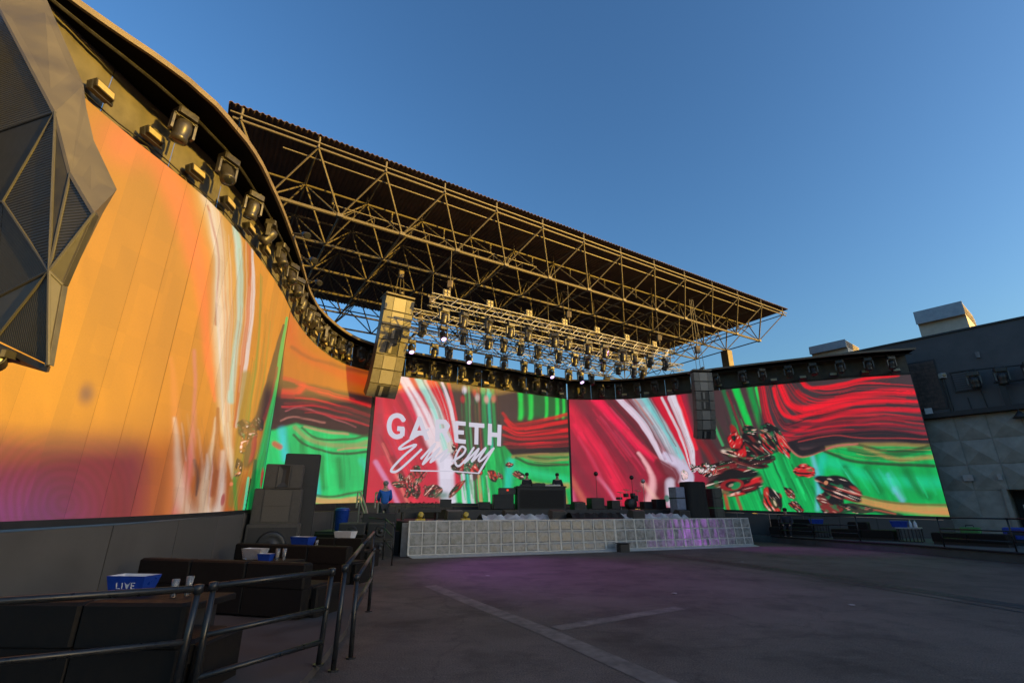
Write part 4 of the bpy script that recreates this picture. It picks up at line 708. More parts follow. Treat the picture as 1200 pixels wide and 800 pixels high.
# ---------------------------------------------------------------- hanging loudspeaker arrays
M_acab = mat('array_cabinet', (.105, .10, .092), .5, 0, .2, 9); M_agrille = mat('array_grille', (.19, .18, .165), .5, .1, .2, 30)
def line_array(lab, loc, rz, n, h, w, dep, tilts, ztop):
    t = thing('line_array', lab, 'loudspeaker', loc, rz)
    p = Vector((0, 0, -.18)); m = MB(); m.box(-w / 2, w / 2, -.06, dep, -.10, -.02); m.box(-.05, .05, -.2, dep, -.02, .07); m.build('fly_frame', M_steel, t)
    for i in range(n):
        Mx = Matrix.Translation(p) @ Matrix.Rotation(R(tilts[i]), 4, 'X'); m = MB(); e = .012
        pts = [(-w / 2, 0), (w / 2, 0), (w / 2, dep * .55), (w * .34, dep), (-w * .34, dep), (-w / 2, dep * .55)]
        m.prism(pts, -h + e, -e); m.v = [Mx @ Vector(v) for v in m.v]; c = m.build('cabinet', M_acab, t)
        for sx in (-1, 1):
            m = MB(); m.obox((sx * w * .36, -.022, -h / 2), (w * .135, 0, 0), (0, .02, 0), (0, 0, h * .46)); m.v = [Mx @ Vector(v) for v in m.v]; m.build('side_grille', M_acab, c)
        if i in (n - 5, n - 1) or i == n - 4:
            m = MB(); m.obox((0, -.012, -h / 2), (w * .20, 0, 0), (0, .01, 0), (0, 0, h * .40)); m.v = [Mx @ Vector(v) for v in m.v]; m.build('horn_recess', M_black, c)
            m = MB(); m.obox((-w * .06, -.03, -h / 2), (w * .05, 0, 0), (0, .012, 0), (0, 0, h * .34)); m.v = [Mx @ Vector(v) for v in m.v]; m.build('horn', M_agrille, c)
        else:
            m = MB(); m.obox((0, -.03, -h / 2), (w * .21, 0, 0), (0, .018, 0), (0, 0, h * .45)); m.v = [Mx @ Vector(v) for v in m.v]; m.build('grille', M_agrille, c)
        p = Mx @ Vector((0, 0, -h))
    z0 = loc[2]
    for sx in (-.22, 0, .22): MB().tube((sx, .15, .0), (sx * .4, .2, ztop - z0), .014, 5).build('chain', M_steel, t)
    MB().cbox(-.13, .13, .1, .3, .95, 1.35, .03).build('hoist_motor', M_rim, t)
    return t
line_array('tall line array of loudspeakers hanging left of the stage, top half sunlit', (-5.3, 21.0, 11.2), R(34), 7, .69, 1.42, .85, [12, 14, 16, 18, 20, 23, 36], ZBC)
line_array('shaded line array of loudspeakers hanging right of the stage', (10.05, 24.6, 8.55), R(4), 7, .50, 1.0, .7, [2, 4, 6, 8, 10, 14, 24], ZBC)
# ---------------------------------------------------------------- stage
F0, F1, F2 = Vector((-3.6, 18.0, 0)), Vector((4.12, 20.8, 0)), Vector((10.8, 23.5, 0)); HS = 1.18
stage = thing('stage', 'long low stage with a front of pale square glass blocks', 'stage', (3, 21.5, 0))
MB().prism([(-3.5, 18.25), (4.0, 21.05), (10.75, 23.75), (11.5, 27.0), (8.6, 28.6), (5.3, 29.4), (3.5, 29.3), (-5.6, 23.7), (-5.4, 21.5)], .02, HS - .04).build('deck', M_black, stage, world=True)
MB().prism([(-2.6, 22.7), (3.2, 24.9), (9.6, 26.5), (9.0, 28.1), (5.3, 29.2), (3.5, 29.1), (-4.4, 24.3)], HS - .03, 1.52).build('riser', mat('riser_deck', (.05, .048, .048), .8), stage, world=True)
def backlit(k):                          # frosted block with a violet strip lamp behind it
    m = mat('backlit_block', (.23, .225, .21), .28, 0, .35, 5, .35); N = m.node_tree.nodes; L = m.node_tree.links; b = N['Principled BSDF']; tc = N.new('ShaderNodeTexCoord'); n = N.new('ShaderNodeTexNoise'); mp = N.new('ShaderNodeMapping'); mp.inputs['Scale'].default_value = (7, 7, 1.2)
    L.new(tc.outputs['Object'], mp.inputs[0]); L.new(mp.outputs[0], n.inputs[0]); n.inputs['Scale'].default_value = 1.0; r = N.new('ShaderNodeMapRange'); r.inputs[1].default_value = .35; r.inputs[2].default_value = .75; r.inputs[3].default_value = 0; r.inputs[4].default_value = .55 * k * EM; L.new(n.outputs[0], r.inputs[0]); L.new(r.outputs[0], b.inputs['Emission Strength']); b.inputs['Emission Color'].default_value = (.55, .14, .85, 1); m.cycles.emission_sampling = 'NONE'; return m
BLK = [M_block] + [backlit(k) for k in (.12, .25, .45, .7, 1.0)]
for (a, b, n) in ((F0, F1, 17), (F1, F2, 15)):
    d = (b - a).normalized(); nn = Vector((d.y, -d.x, 0)); L_ = (b - a).length; rows = [(.07, .36), (.36, .78), (.78, 1.17)]
    lean = lambda z: nn * (.10 * (1 - z / HS))
    for i in range(n):
        for z0, z1_ in rows:
            g = .02; u0, u1 = L_ * i / n + g, L_ * (i + 1) / n - g
            P = lambda u, z, o=0: a + d * u + lean(z) + nn * o + Vector((0, 0, z)); ins = .035; pr = .012 + .006 * random.random(); zz0, zz1 = z0 + g, z1_ - g
            vs = [P(u0, zz0), P(u1, zz0), P(u1, zz1), P(u0, zz1), P(u0 + ins, zz0 + ins, pr), P(u1 - ins, zz0 + ins, pr), P(u1 - ins, zz1 - ins, pr), P(u0 + ins, zz1 - ins, pr)]
            MB().add(vs, [(0, 1, 5, 4), (1, 2, 6, 5), (2, 3, 7, 6), (3, 0, 4, 7), (4, 5, 6, 7)]).build('glass_block', M_block if a is F0 else BLK[min(5, int(max(0, 6 - abs(i - 7.5)) + random.uniform(-.6, .6)))] if 2 < i < 13 else M_block, stage, world=True)
    P = lambda u, z, o=0: a + d * u + lean(z) + nn * o + Vector((0, 0, z))
    for i in range(n + 1):
        u = min(max(L_ * i / n, .02), L_ - .02); w = .02 if i % 2 else .03; MB().obox((P(u, .07, -.02) + P(u, HS, -.02)) / 2, d * w, nn * .035, (P(u, HS, 0) - P(u, .07, 0)) / 2).build('block_frame', M_frame, stage, world=True)
    for z in (.08, .36, .78, 1.165): MB().obox(P(L_ / 2, z, -.026), d * (L_ / 2 - .01), nn * .034, (0, 0, .019)).build('block_frame', M_frame, stage, world=True)
    e = .02 if a is F0 else .25
    vs = [a + d * e + nn * .10 + Vector((0, 0, .055)), b - d * .02 + nn * .10 + Vector((0, 0, .055)), b + d * (.0) + nn * .42 + Vector((0, 0, .008)), a + d * (e + .1) + nn * .46 + Vector((0, 0, .008))]
    vs += [v - Vector((0, 0, .006)) for v in vs]; MB().add(vs, [(3, 2, 1, 0), (4, 5, 6, 7), (0, 1, 5, 4), (1, 2, 6, 5), (2, 3, 7, 6), (3, 0, 4, 7)]).build('foot_plate', M_frame, stage, world=True)
t = thing('cable_box', 'small black cable box at the foot of the stage front', 'box', (4.3, 20.25, 0), R(20)); MB().cbox(-.22, .22, -.15, .15, .0, .30, .03).build('body', M_black, t); MB().cbox(-.24, .24, -.17, .17, .301, .33, .01).build('lid', M_dark, t)
MB().box(-3.9, -3.65, 18.3, 18.6, .0, 1.1).build('corner_post', M_alu, stage, world=True)
# stage wing at the left, lower deck with subwoofers under its front
tag(MB().prism([(-7.2, 18.9), (-4.1, 18.9), (-5.3, 21.6), (-5.7, 23.4), (-7.2, 22.6)], .0, .80).build('wing_platform', M_black), 'low black wing platform left of the stage under the blue bin', 'platform')
def cabinet(name, lab, loc, rz, w, d, h, kind, group=None):
    t = thing(name, lab, 'loudspeaker', loc, rz, group); MB().cbox(-w / 2, w / 2, -d / 2, d / 2, 0, h, .025).build('cabinet', M_cab, t)
    if kind == 'sub':
        MB().obox((0, -d / 2 - .012, h / 2), (w * .45, 0, 0), (0, .01, 0), (0, 0, h * .42)).build('grille', M_black, t)
        MB().lathe([(h * .34, 0), (h * .31, .03), (h * .22, .01), (h * .08, .005), (h * .07, .03)], 20, Matrix.Translation((0, -d / 2 - .022, h / 2)) @ Matrix.Rotation(R(90), 4, 'X')).build('driver', M_dark, t, True)
    elif kind == 'horn':
        for sx in (-1, 1): MB().obox((sx * w * .33, -d / 2 - .012, h / 2), (w * .15, 0, 0), (0, .01, 0), (0, 0, h * .46)).build('side_grille', M_cab, t)
        m = MB(); x, z = w * .15, h * .44; m.add([(-x, -d / 2 - .03, h / 2 - z), (x, -d / 2 - .03, h / 2 - z), (x, -d / 2 - .03, h / 2 + z), (-x, -d / 2 - .03, h / 2 + z), (-x * .3, -d / 2 - .004, h / 2 - z * .6), (x * .3, -d / 2 - .004, h / 2 - z * .6), (x * .3, -d / 2 - .004, h / 2 + z * .6), (-x * .3, -d / 2 - .004, h / 2 + z * .6)], [(0, 1, 5, 4), (1, 2, 6, 5), (2, 3, 7, 6), (3, 0, 4, 7), (4, 5, 6, 7)]); m.build('horn', M_black, t)
        for sx in (-1, 1): MB().box(sx * x - .012, sx * x + .012, -d / 2 - .04, -d / 2, h * .06, h * .94).build('horn_edge', M_grille, t)
    else:
        for z0, z1_ in ((.06, .49), (.51, .94)): MB().obox((0, -d / 2 - .012, h * (z0 + z1_) / 2), (w * .28, 0, 0), (0, .01, 0), (0, 0, h * (z1_ - z0) / 2)).build('grille', M_grille, t)
        for sx in (-1, 1): MB().obox((sx * w * .39, -d / 2 - .008, h / 2), (w * .09, 0, 0), (0, .006, 0), (0, 0, h * .45)).build('side_panel', M_cab, t)
    return t
for i, (x, y) in enumerate(((-5.55, 18.05), (-4.62, 18.25))):
    for k in range(2): cabinet('subwoofer', ['left', 'right'][i] + ' ' + ['lower', 'upper'][k] + ' subwoofer of the block beside the stage corner', (x, y, .56 * k + .001 * k), R(12), .88, .8, .555, 'sub', 'subwoofers beside the stage')
# the tall ground stack at the left
SX, SY, SZ = -6.6, 14.35, .09; rz = R(20)
cabinet('subwoofer', 'wide subwoofer at the foot of the left speaker stack', (SX, SY, SZ), rz, 1.34, .8, 1.10, 'sub')
cabinet('loudspeaker', 'double-grille loudspeaker in the middle of the left speaker stack', (SX, SY, SZ + 1.101), rz, 1.22, .75, .92, 'grille')
cabinet('loudspeaker', 'horn loudspeaker on top of the left speaker stack', (SX + .08, SY, SZ + 2.022), rz, .98, .7, .66, 'horn')
t = thing('flight_case', 'tall black flight case standing behind the left speaker stack', 'flight case', (SX + .15, SY + .95, SZ), rz); MB().cbox(-.5, .5, -.25, .25, 0, 3.08, .03).build('case', M_black, t)
for z in (.6, 2.2): MB().obox((0, -.255, z), (.48, 0, 0), (0, .008, 0), (0, 0, .03)).build('edging', M_dark, t)
t = thing('equipment_rack', 'slim black rack at the left edge of the speaker stack', 'rack', (SX - .74, SY - .35, SZ + .0), rz); MB().cbox(-.06, .06, -.2, .2, 0, 2.3, .02).build('case', M_black, t)
m = MB()
for k in range(9): m.tube((.0, -.21, 1.2 + k * .11), (.05, -.24, 1.15 + k * .11), .016, 5)
m.build('cable_bunch', M_alu, t)
# ---------------------------------------------------------------- stage equipment
def wedge(lab, loc, rz, w=.62):
    t = thing('wedge_monitor', lab, 'loudspeaker', loc, rz, 'wedge monitors on the stage'); pts = [(-.28, 0), (.28, 0), (.28, .20), (.05, .40), (-.28, .34)]
    m = MB(); n = 5; vs = [(sx * w / 2, y, z) for sx in (-1, 1) for y, z in pts]; m.add(vs, [(4, 3, 2, 1, 0), (5, 6, 7, 8, 9)] + [(i, (i + 1) % n, n + (i + 1) % n, n + i) for i in range(n)]); m.build('cabinet', M_cab, t)
    MB().add([(-w * .44, -.291, .03), (w * .44, -.291, .03), (w * .44, -.291, .31), (-w * .44, -.291, .31)], [(0, 1, 2, 3)]).build('grille', M_black, t)
def case(lab, loc, rz, w, d, h, m=M_black, name='flight_case'):
    t = thing(name, lab, 'flight case', loc, rz); MB().cbox(-w / 2, w / 2, -d / 2, d / 2, .05, h, .02).build('case', m, t); MB().cbox(-w / 2 - .006, w / 2 + .006, -d / 2 - .006, d / 2 + .006, h * .62, h * .66, .004).build('edging', M_dark, t)
    for sx in (-1, 1):
        for sy in (-1, 1): MB().tube((sx * w * .42, sy * d * .4 - .02, .03), (sx * w * .42, sy * d * .4 + .02, .03), .03).build('castor', M_dark, t)
ZD, ZR = HS - .04, 1.52; rs = R(21)
t = thing('dj_booth', 'wide black DJ booth in the middle of the stage', 'dj booth', (1.4, 25.3, ZR), R(8)); MB().cbox(-1.22, 1.22, -.45, .45, 0, 1.05, .02).build('front', M_black, t); MB().cbox(-1.26, 1.26, -.48, .5, 1.051, 1.11, .01).build('top', M_dark, t); MB().obox((0, -.456, .5), (1.1, 0, 0), (0, .004, 0), (0, 0, .42)).build('front_cloth', M_fabric, t)
for i, (x, w, h, m, lb) in enumerate(((-.75, .5, .10, M_dark, 'media player on the DJ booth, left end'), (-.1, .7, .14, M_fix, 'mixer in the middle of the DJ booth'), (.62, .8, .09, M_alu, 'silver media player on the DJ booth, right end'))):
    c = Vector((1.4, 25.3, ZR + 1.112)) + Vector((math.cos(R(8)) * x, math.sin(R(8)) * x, 0)); q = thing('dj_deck', lb, 'dj deck', c, R(8)); MB().cbox(-w / 2, w / 2, -.22, .22, 0, h, .02).build('body', m, q); MB().lathe([(.14, 0), (.14, .02), (.03, .025)], 18, Matrix.Translation((0, 0, h))).build('jog_wheel', M_black, q, True); MB().obox((w * .36, -.1, h + .012), (.025, 0, 0), (0, .06, 0), (0, 0, .01)).build('fader', M_grille, q)
case('low black equipment case left of the DJ booth', (-.45, 25.0, ZR), R(8), 1.0, .7, .72)
t = thing('amplifier', 'amplifier with a small red light on the case beside the DJ booth', 'amplifier', (-.25, 25.0, ZR + .722), R(8)); MB().cbox(-.42, .42, -.25, .25, 0, .30, .02).build('body', M_cab, t); MB().box(-.05, .05, -.262, -.252, .15, .23).build('red_light', M_red, t)
case('small black case on the stage left of the DJ booth', (-1.35, 24.6, ZR), R(10), .55, .5, .36)
t = thing('video_monitor', 'small black video monitor standing at stage left', 'monitor', (-3.0, 23.0, ZR), R(15)); MB().box(-.26, .26, -.03, .03, .12, .46).build('screen', M_black, t); MB().cbox(-.15, .15, -.1, .1, 0, .03, .01).build('foot', M_dark, t); MB().tube((0, .02, .02), (0, .02, .2), .02).build('neck', M_dark, t)
t = thing('mixing_desk', 'cluttered mixing desk with small lamps at stage left', 'mixing desk', (-3.9, 21.6, ZD), R(18)); MB().box(-.85, .85, -.35, .35, .30, .42).build('console', M_dark, t)
for sx in (-.7, .7): MB().box(sx - .04, sx + .04, -.3, .3, 0, .30).build('leg', M_black, t)
for k in range(9): MB().path([(-.75 + k * .18, .2, .42), (-.75 + k * .18, .2, .62 + .05 * (k % 3)), (-.70 + k * .18, .05, .68)], .012, 5).build('gooseneck_lamp', M_dark, t)
for i, (x, y, lb) in enumerate(((-3.35, 18.75, 'yellow strapped lamp at the stage corner post'), (-1.75, 19.3, 'yellow strapped lamp on the stage edge near the left end'))):
    t = thing('stage_lamp', lb, 'stage light', (x, y, ZD), R(20)); MB().cbox(-.17, .17, -.12, .12, 0, .10, .02).build('base', M_yellow, t); MB().lathe([(.07, -.1), (.10, -.05), (.10, .12), (.085, .13)], 12, Matrix.Translation((0, 0, .2)) @ Matrix.Rotation(R(70), 4, 'X')).build('head', M_yellow, t, True)
    for sx in (-.14, .14): MB().box(sx - .012, sx + .012, -.03, .03, .1, .26).build('yoke', M_dark, t)
def tarp(lab, a, b, w, z, m):
    a, b = Vector((*a, z)), Vector((*b, z)); d = (b - a); n = Vector((-d.y, d.x, 0)).normalized(); mb = MB(); rows = []
    for j in range(5): rows.append([a + d * (i / 16) + n * (w * (j / 4 - .5)) + Vector((0, 0, .012 + (.24 if 0 < j < 4 else 0) * (.5 + .5 * math.sin(i * 1.9 + j)))) for i in range(17)])
    for j in range(4): mb.strip(rows[j], rows[j + 1])
    o = mb.build('tarpaulin', m, None, True); tag(o, lab, 'tarpaulin'); return o
tarp('pale crumpled tarpaulin on the stage in front of the DJ booth', (-1.3, 20.6), (1.9, 21.8), .9, ZD, M_tarp); tarp('pale crumpled tarpaulin on the stage by the drum kit', (4.9, 23.6), (8.2, 24.6), .9, ZD, M_tarp); tarp('black sheet lying on the stage edge right of centre', (2.3, 21.0), (4.6, 21.9), .8, ZD + .05, M_fabric)
for x, y, lb in ((-2.3, 20.2, 'wedge monitor at the left of the stage edge'), (-.1, 22.7, 'wedge monitor below the DJ booth'), (1.85, 21.3, 'wedge monitor at the stage edge under the DJ booth'), (5.7, 23.6, 'wedge monitor at the stage edge near the drum kit'), (3.35, 26.0, 'wedge monitor on the riser right of the DJ booth'), (8.2, 24.8, 'wedge monitor beside the draped stack')): wedge(lb, (x, y, ZR if y > 25 and x < 4 else ZD), rs)
case('black drum case on the riser', (4.3, 26.2, ZR), rs, .75, .55, .58); case('black cube case left of the drum kit', (5.25, 26.3, ZR), rs, .5, .5, .45); case('black amplifier case right of the drum kit', (7.0, 26.6, ZR), rs, .5, .45, .4); case('black keyboard case right of the drum kit', (7.7, 26.7, ZR), rs, .6, .45, .52)
case('black flight case in front of the man in blue', (-4.9, 19.05, .80), R(12), 1.2, .5, .62)
t = thing('drum_kit', 'small drum kit with cymbals on the riser', 'drum kit', (6.15, 26.6, ZR), rs)
MB().lathe([(.26, -.2), (.27, -.18), (.27, .18), (.26, .2)], 20, Matrix.Translation((0, -.1, .28)) @ Matrix.Rotation(R(90), 4, 'X')).build('bass_drum', M_black, t, True)
for x, y, z, r, h in ((-.22, -.05, .62, .14, .18), (.20, -.05, .64, .14, .18), (.45, .2, .42, .19, .3), (-.45, .25, .5, .17, .12)): MB().lathe([(r * .98, 0), (r, .01), (r, h - .01), (r * .98, h)], 16, Matrix.Translation((x, y, z))).build('drum', M_dark, t, True)
for x, y, z in ((-.55, -.05, .85), (.55, 0, .95), (.05, .3, 1.0)):
    MB().lathe([(.02, .02), (.08, .012), (.2, 0)], 18, Matrix.Translation((x, y, z)) @ Matrix.Rotation(.2, 4, 'X')).build('cymbal', M_yell, t, True); MB().tube((x, y, 0), (x, y, z), .012).build('cymbal_stand', M_alu, t)
for x, y, z, h, lb in ((4.45, 26.5, ZR, 1.75, 'tall stand with a round head left of the drum kit'), (6.5, 27.2, ZR, 1.6, 'tall stand with a dark round head above the drum kit'), (7.05, 27.0, ZR, 1.4, 'thin pale microphone stand right of the drum kit')):
    t = thing('microphone_stand', lb, 'stand', (x, y, z)); MB().tube((0, 0, .02), (0, 0, h), .014).build('pole', M_dark if 'pale' not in lb else M_alu, t)
    for k in range(3): MB().tube((0, 0, .18), (.28 * math.cos(k * 2.1), .28 * math.sin(k * 2.1), .01), .012).build('leg', M_dark, t)
    MB().lathe([(.03, -.10), (.10, -.06), (.12, 0), (.10, .06), (.03, .10)], 12, Matrix.Translation((0, 0, h + .05)) @ Matrix.Rotation(R(90), 4, 'X')).build('head', M_dark if 'pale' not in lb else M_alu, t, True)
# stack at stage right: draped cabinet, pale case, speaker tower
t = thing('draped_stack', 'tall speaker stack under a black drape at stage right', 'draped stack', (9.15, 25.6, ZD), rs)
m = MB(); rows = []
for z, o in ((0, .05), (.5, .02), (1.0, .0), (1.5, .0), (1.68, 0), (1.72, -.06)):
    rows.append([(math.copysign(min(abs(math.cos(a)) * 1.25, 1), math.cos(a)) * (.55 + o + .03 * math.sin(a * 9 + z)), math.copysign(min(abs(math.sin(a)) * 1.25, 1), math.sin(a)) * (.42 + o + .03 * math.sin(a * 7)), z) for a in [2 * math.pi * i / 40 for i in range(41)]])
for k in range(5): m.strip(rows[k], rows[k + 1])
m.add(rows[-1][:40], [tuple(range(40))]); m.build('drape', M_fabric, t, True); MB().box(-.45, .45, -.32, .32, .02, 1.62).build('cabinet', M_cab, t)
case('pale lilac panelled case left of the draped stack', (8.25, 25.3, ZD), R(30), .62, .5, 1.45, M_lilac)
for k in range(3): cabinet('loudspeaker', ['lowest', 'middle', 'topmost'][k] + ' loudspeaker of the tower right of the draped stack', (10.3, 25.9, ZD + .001 + .47 * k), rs, .62, .6, .465, 'grille', 'speaker tower at stage right')
# steps with silver handrails at the stage wing
t = thing('access_steps', 'metal steps with silver tube handrails behind the man in blue', 'steps', (-5.6, 21.0, .8), R(30))
for k in range(4): MB().box(-.35 + .0, .35, .3 * k, .3 * k + .28, .18 * k, .18 * k + .05).build('tread', M_dark, t)
for sx in (-.4, .4):
    MB().path([(sx, -.6, .35), (sx, .1, .85), (sx, 1.2, 1.45), (sx, 1.7, 1.45), (sx, 1.7, .8)], .038, 8).build('handrail', M_alu, t); MB().path([(sx, -.5, .12), (sx, .1, .55), (sx, 1.2, 1.15), (sx, 1.7, 1.15)], .03, 8).build('mid_rail', M_alu, t)
    for y, z in ((.1, .85), (1.2, 1.45)): MB().tube((sx, y, 0), (sx, y, z), .022).build('post', M_alu, t)
t = thing('blue_bin', 'blue plastic bin with a black handle on the wing platform', 'bin', (-6.35, 19.15, .80)); MB().lathe([(.20, 0), (.22, .03), (.25, .70), (.27, .72), (.26, .76)], 18).build('tub', M_bluep, t, True); MB().lathe([(.27, .765), (.20, .80), (.05, .82)], 18).build('lid', M_bluep, t, True); MB().path([(-.28, 0, .0), (-.28, 0, .85), (-.2, 0, .95)], .022).build('handle', M_black, t)
# ---------------------------------------------------------------- people
def skin_mesh(name, verts, edges, rad, root, m, parent, sub=2):
    me = bpy.data.meshes.new(name); me.from_pydata(verts, edges, []); me.materials.append(m); o = link(name, me, parent)
    md = o.modifiers.new('skin', 'SKIN'); md.use_smooth_shade = True; sk = me.skin_vertices[0].data if me.skin_vertices else None
    if sk is None:
        import bmesh
        bm = bmesh.new(); bm.from_mesh(me); bm.verts.layers.skin.verify(); bm.to_mesh(me); bm.free(); sk = me.skin_vertices[0].data
    for i, r in enumerate(rad): sk[i].radius = (r, r) if not isinstance(r, tuple) else r; sk[i].use_root = (i == root)
    sub_ = o.modifiers.new('sub', 'SUBSURF'); sub_.levels = sub_.render_levels = sub; return o
def person(lab, loc, rz, shirt, trousers, hair, arms, lean=0, seated=False):
    t = thing('person', lab, 'person', loc, rz); ly = -lean
    hip = .92 if not seated else .48
    sh = (0, ly * .9, hip + .52); neck = (0, ly, hip + .60); 
    V = [(0, 0, hip), (0, ly * .45, hip + .25), sh, neck, (0, ly * 1.15 - .01, hip + .68), (0, ly * 1.2 - .02, hip + .78)]; Ed = [(0, 1), (1, 2), (2, 3), (3, 4), (4, 5)]; Rr = [.14, .13, .13, .055, .085, .075]
    for sx, (e, w) in zip((-1, 1), arms):
        n = len(V); V += [(sx * .17, ly * .9, hip + .50), (sx * .24, ly * .9 + e[1] * .5, hip + .24 + e[2]), (sx * (.24 + e[0]), ly * .9 + w[1], hip + .10 + w[2]), (sx * (.24 + e[0] * 1.1), ly * .9 + w[1] * 1.2, hip + .06 + w[2])]; Ed += [(2, n), (n, n + 1), (n + 1, n + 2), (n + 2, n + 3)]; Rr += [.07, .05, .036, .04]
    for sx in (-1, 1):
        n = len(V)
        if seated: V += [(sx * .10, 0, hip - .03), (sx * .12, -.42, hip), (sx * .12, -.45, .06), (sx * .12, -.58, .04)]
        else: V += [(sx * .10, 0, hip - .06), (sx * .12, -.02, .5), (sx * .12, .02, .08), (sx * .13, -.14, .04)]
        Ed += [(0, n), (n, n + 1), (n + 1, n + 2), (n + 2, n + 3)]; Rr += [.09, .065, .045, .04]
    skin_mesh('body', V, Ed, Rr, 0, M_skin, t)
    k = 1.22; sv_ = V[:3] + V[6:8] + [V[8]] + V[10:12] + [V[12]]; skin_mesh('shirt', [(0, 0, hip - .04)] + V[1:3] + V[6:9] + V[10:13], [(0, 1), (1, 2), (2, 3), (3, 4), (4, 5), (2, 6), (6, 7), (7, 8)], [.185, .175, .18, .10, .075, .055, .10, .075, .055], 0, shirt, t)
    b = 14; skin_mesh('trousers', [(0, 0, hip - .02)] + V[b:b + 3] + V[b + 4:b + 7], [(0, 1), (1, 2), (2, 3), (0, 4), (4, 5), (5, 6)], [.15, .105, .08, .062, .105, .08, .062], 0, trousers, t)
    hx = V[5]; MB().lathe([(.06, -.09), (.098, -.03), (.105, .03), (.085, .075), (.03, .1)], 14, Matrix.Translation((hx[0], hx[1] + .022, hx[2] + .02))).build('hair', hair, t, True)
    return t
person('man in a bright blue shirt and grey cap behind the stage corner', (-4.95, 19.75, .80), R(200), M_shirt, M_denim, M_cap, [((-.06, -.12, 0), (.0, -.28, .06)), ((-.06, -.12, 0), (0, -.28, .06))], .06)
person('person in black leaning over the left of the DJ booth', (.75, 25.95, ZR), R(8), M_cloth, M_cloth, M_hair, [((-.05, -.2, 0), (-.08, -.42, .12)), ((-.05, -.2, 0), (-.08, -.42, .12))], .12)
person('person in black standing at the right end of the DJ booth', (2.35, 26.15, ZR), R(8), M_cloth, M_cloth, M_hair, [((-.05, -.18, 0), (-.06, -.36, .1)), ((-.05, -.18, 0), (-.06, -.36, .1))], .05)
# ---------------------------------------------------------------- booths at the left
def booth(lab, loc, rz, n, w, first=False):
    t = thing('booth_sofa', lab, 'sofa', loc, rz, 'black booth sofas in rows'); x = -n * w
    for i in range(n):
        a, b = x + i * w + .006, x + (i + 1) * w - .006
        MB().cbox(a, b, 0, .20, .405, .74, .025).build('back_cushion', M_leather, t); MB().cbox(a, b, .01, .19, .03, .398, .012).build('back_panel', M_leather, t); MB().cbox(a, b, .205, .80, .24, .42, .03).build('seat_cushion', M_leather, t)
    MB().box(x + .03, -.03, .22, .74, .0, .235).build('plinth', M_leather, t); MB().cbox(-.006, .10, .21, .82, .0, .40, .02).build('end_panel', M_leather, t); return t
booth('nearest black booth sofa behind the front railing', (-2.78, 4.62, .09), R(-2), 5, .92)
booth('second black booth sofa, beyond the table with the lettered bucket', (-3.02, 7.75, .09), R(-15), 3, 1.05)
booth('third black booth sofa, behind the clear bucket', (-3.45, 11.0, .09), R(-20), 3, 1.05)
booth('fourth black booth sofa, in front of the speaker stack', (-4.0, 13.9, .09), R(-14), 2, .82)
booth('farthest black booth sofa, beside the subwoofers', (-4.55, 16.0, .09), R(-14), 2, .9)
def low_table(lab, loc, rz, w=.95, d=.55, h=.62, m=M_leather):
    t = thing('low_table', lab, 'table', loc, rz, 'low booth tables'); MB().cbox(-w / 2, w / 2, -d / 2, d / 2, h - .06, h, .01).build('top', m, t); MB().box(-w * .36, w * .36, -d * .34, d * .34, .03, h - .061).build('pedestal', M_black, t); MB().box(-w * .4, w * .4, -d * .4, d * .4, 0, .029).build('base', M_black, t)
def bucket(lab, loc, rz, w, m, letters=False):
    t = thing('ice_bucket', lab, 'ice bucket', loc, rz, 'ice buckets'); d = w * .5; h = w * .42; M_in = M_white; outer = [(-.40 * w, -.36 * d, 0), (.40 * w, -.36 * d, 0), (.40 * w, .36 * d, 0), (-.40 * w, .36 * d, 0), (-.5 * w, -.5 * d, h), (.5 * w, -.5 * d, h), (.5 * w, .5 * d, h), (-.5 * w, .5 * d, h)]
    k = .93; inner = [(x * k, y * k, h * .999) for x, y, z in outer[4:]] + [(x * .9, y * .9, .02) for x, y, z in outer[:4]]
    MB().add(outer + [(x * k, y * k, h) for x, y, z in outer[4:]], [(3, 2, 1, 0), (0, 1, 5, 4), (1, 2, 6, 5), (2, 3, 7, 6), (3, 0, 4, 7), (4, 5, 9, 8), (5, 6, 10, 9), (6, 7, 11, 10), (7, 4, 8, 11)]).build('tub', m, t)
    MB().add(inner, [(4, 5, 6, 7), (0, 1, 5, 4), (1, 2, 6, 5), (2, 3, 7, 6), (3, 0, 4, 7)]).build('liner', M_in, t)
    if letters:
        s = h * .30; x0 = -w * .21; L_ = {'L': [[(0, 1), (0, 0), (.55, 0)]], 'I': [[(.9, 1), (.9, 0)]], 'E': [[(2.95, 1), (2.4, 1), (2.4, 0), (2.95, 0)], [(2.4, .5), (2.85, .5)]]}
        def fpos(x, z): z = h * .36 + z * s; f = z / h; return Vector((x0 + x * s * 1.25, -(.36 + .14 * f) * d - .004, z))
        for kx, ls in L_.items():
            m2 = MB()
            for pl in ls:
                for (a, b) in zip(pl[:-1], pl[1:]): m2.tube(fpos(*a), fpos(*b), .0045 * w / .42, 4)
            m2.build('letter', M_white, t)
        MB().add([fpos(1.25, 1.15), fpos(1.55, .1), fpos(1.75, -.1), fpos(2.3, 1.25), fpos(1.95, .75), fpos(1.75, .7), fpos(1.6, .75)], [(0, 1, 2, 3, 4, 5, 6)]).build('bird_letter', M_white, t)
        m2 = MB(); m2.tube(fpos(-.1, -.42), fpos(3.0, -.42), .003, 4); m2.build('tagline', M_white, t)
def tumbler(lab, loc, h=.16):
    t = thing('tumbler', lab, 'glass', loc, 0, 'stacked tumblers'); MB().lathe([(.028, 0), (.034, h * .5), (.038, h), (.033, h), (.026, .01)], 12).build('cup', M_clear, t, True)
low_table('black low table between the two nearest booth sofas', (-3.62, 5.75, .09), R(-4), 1.05, .6, .62)
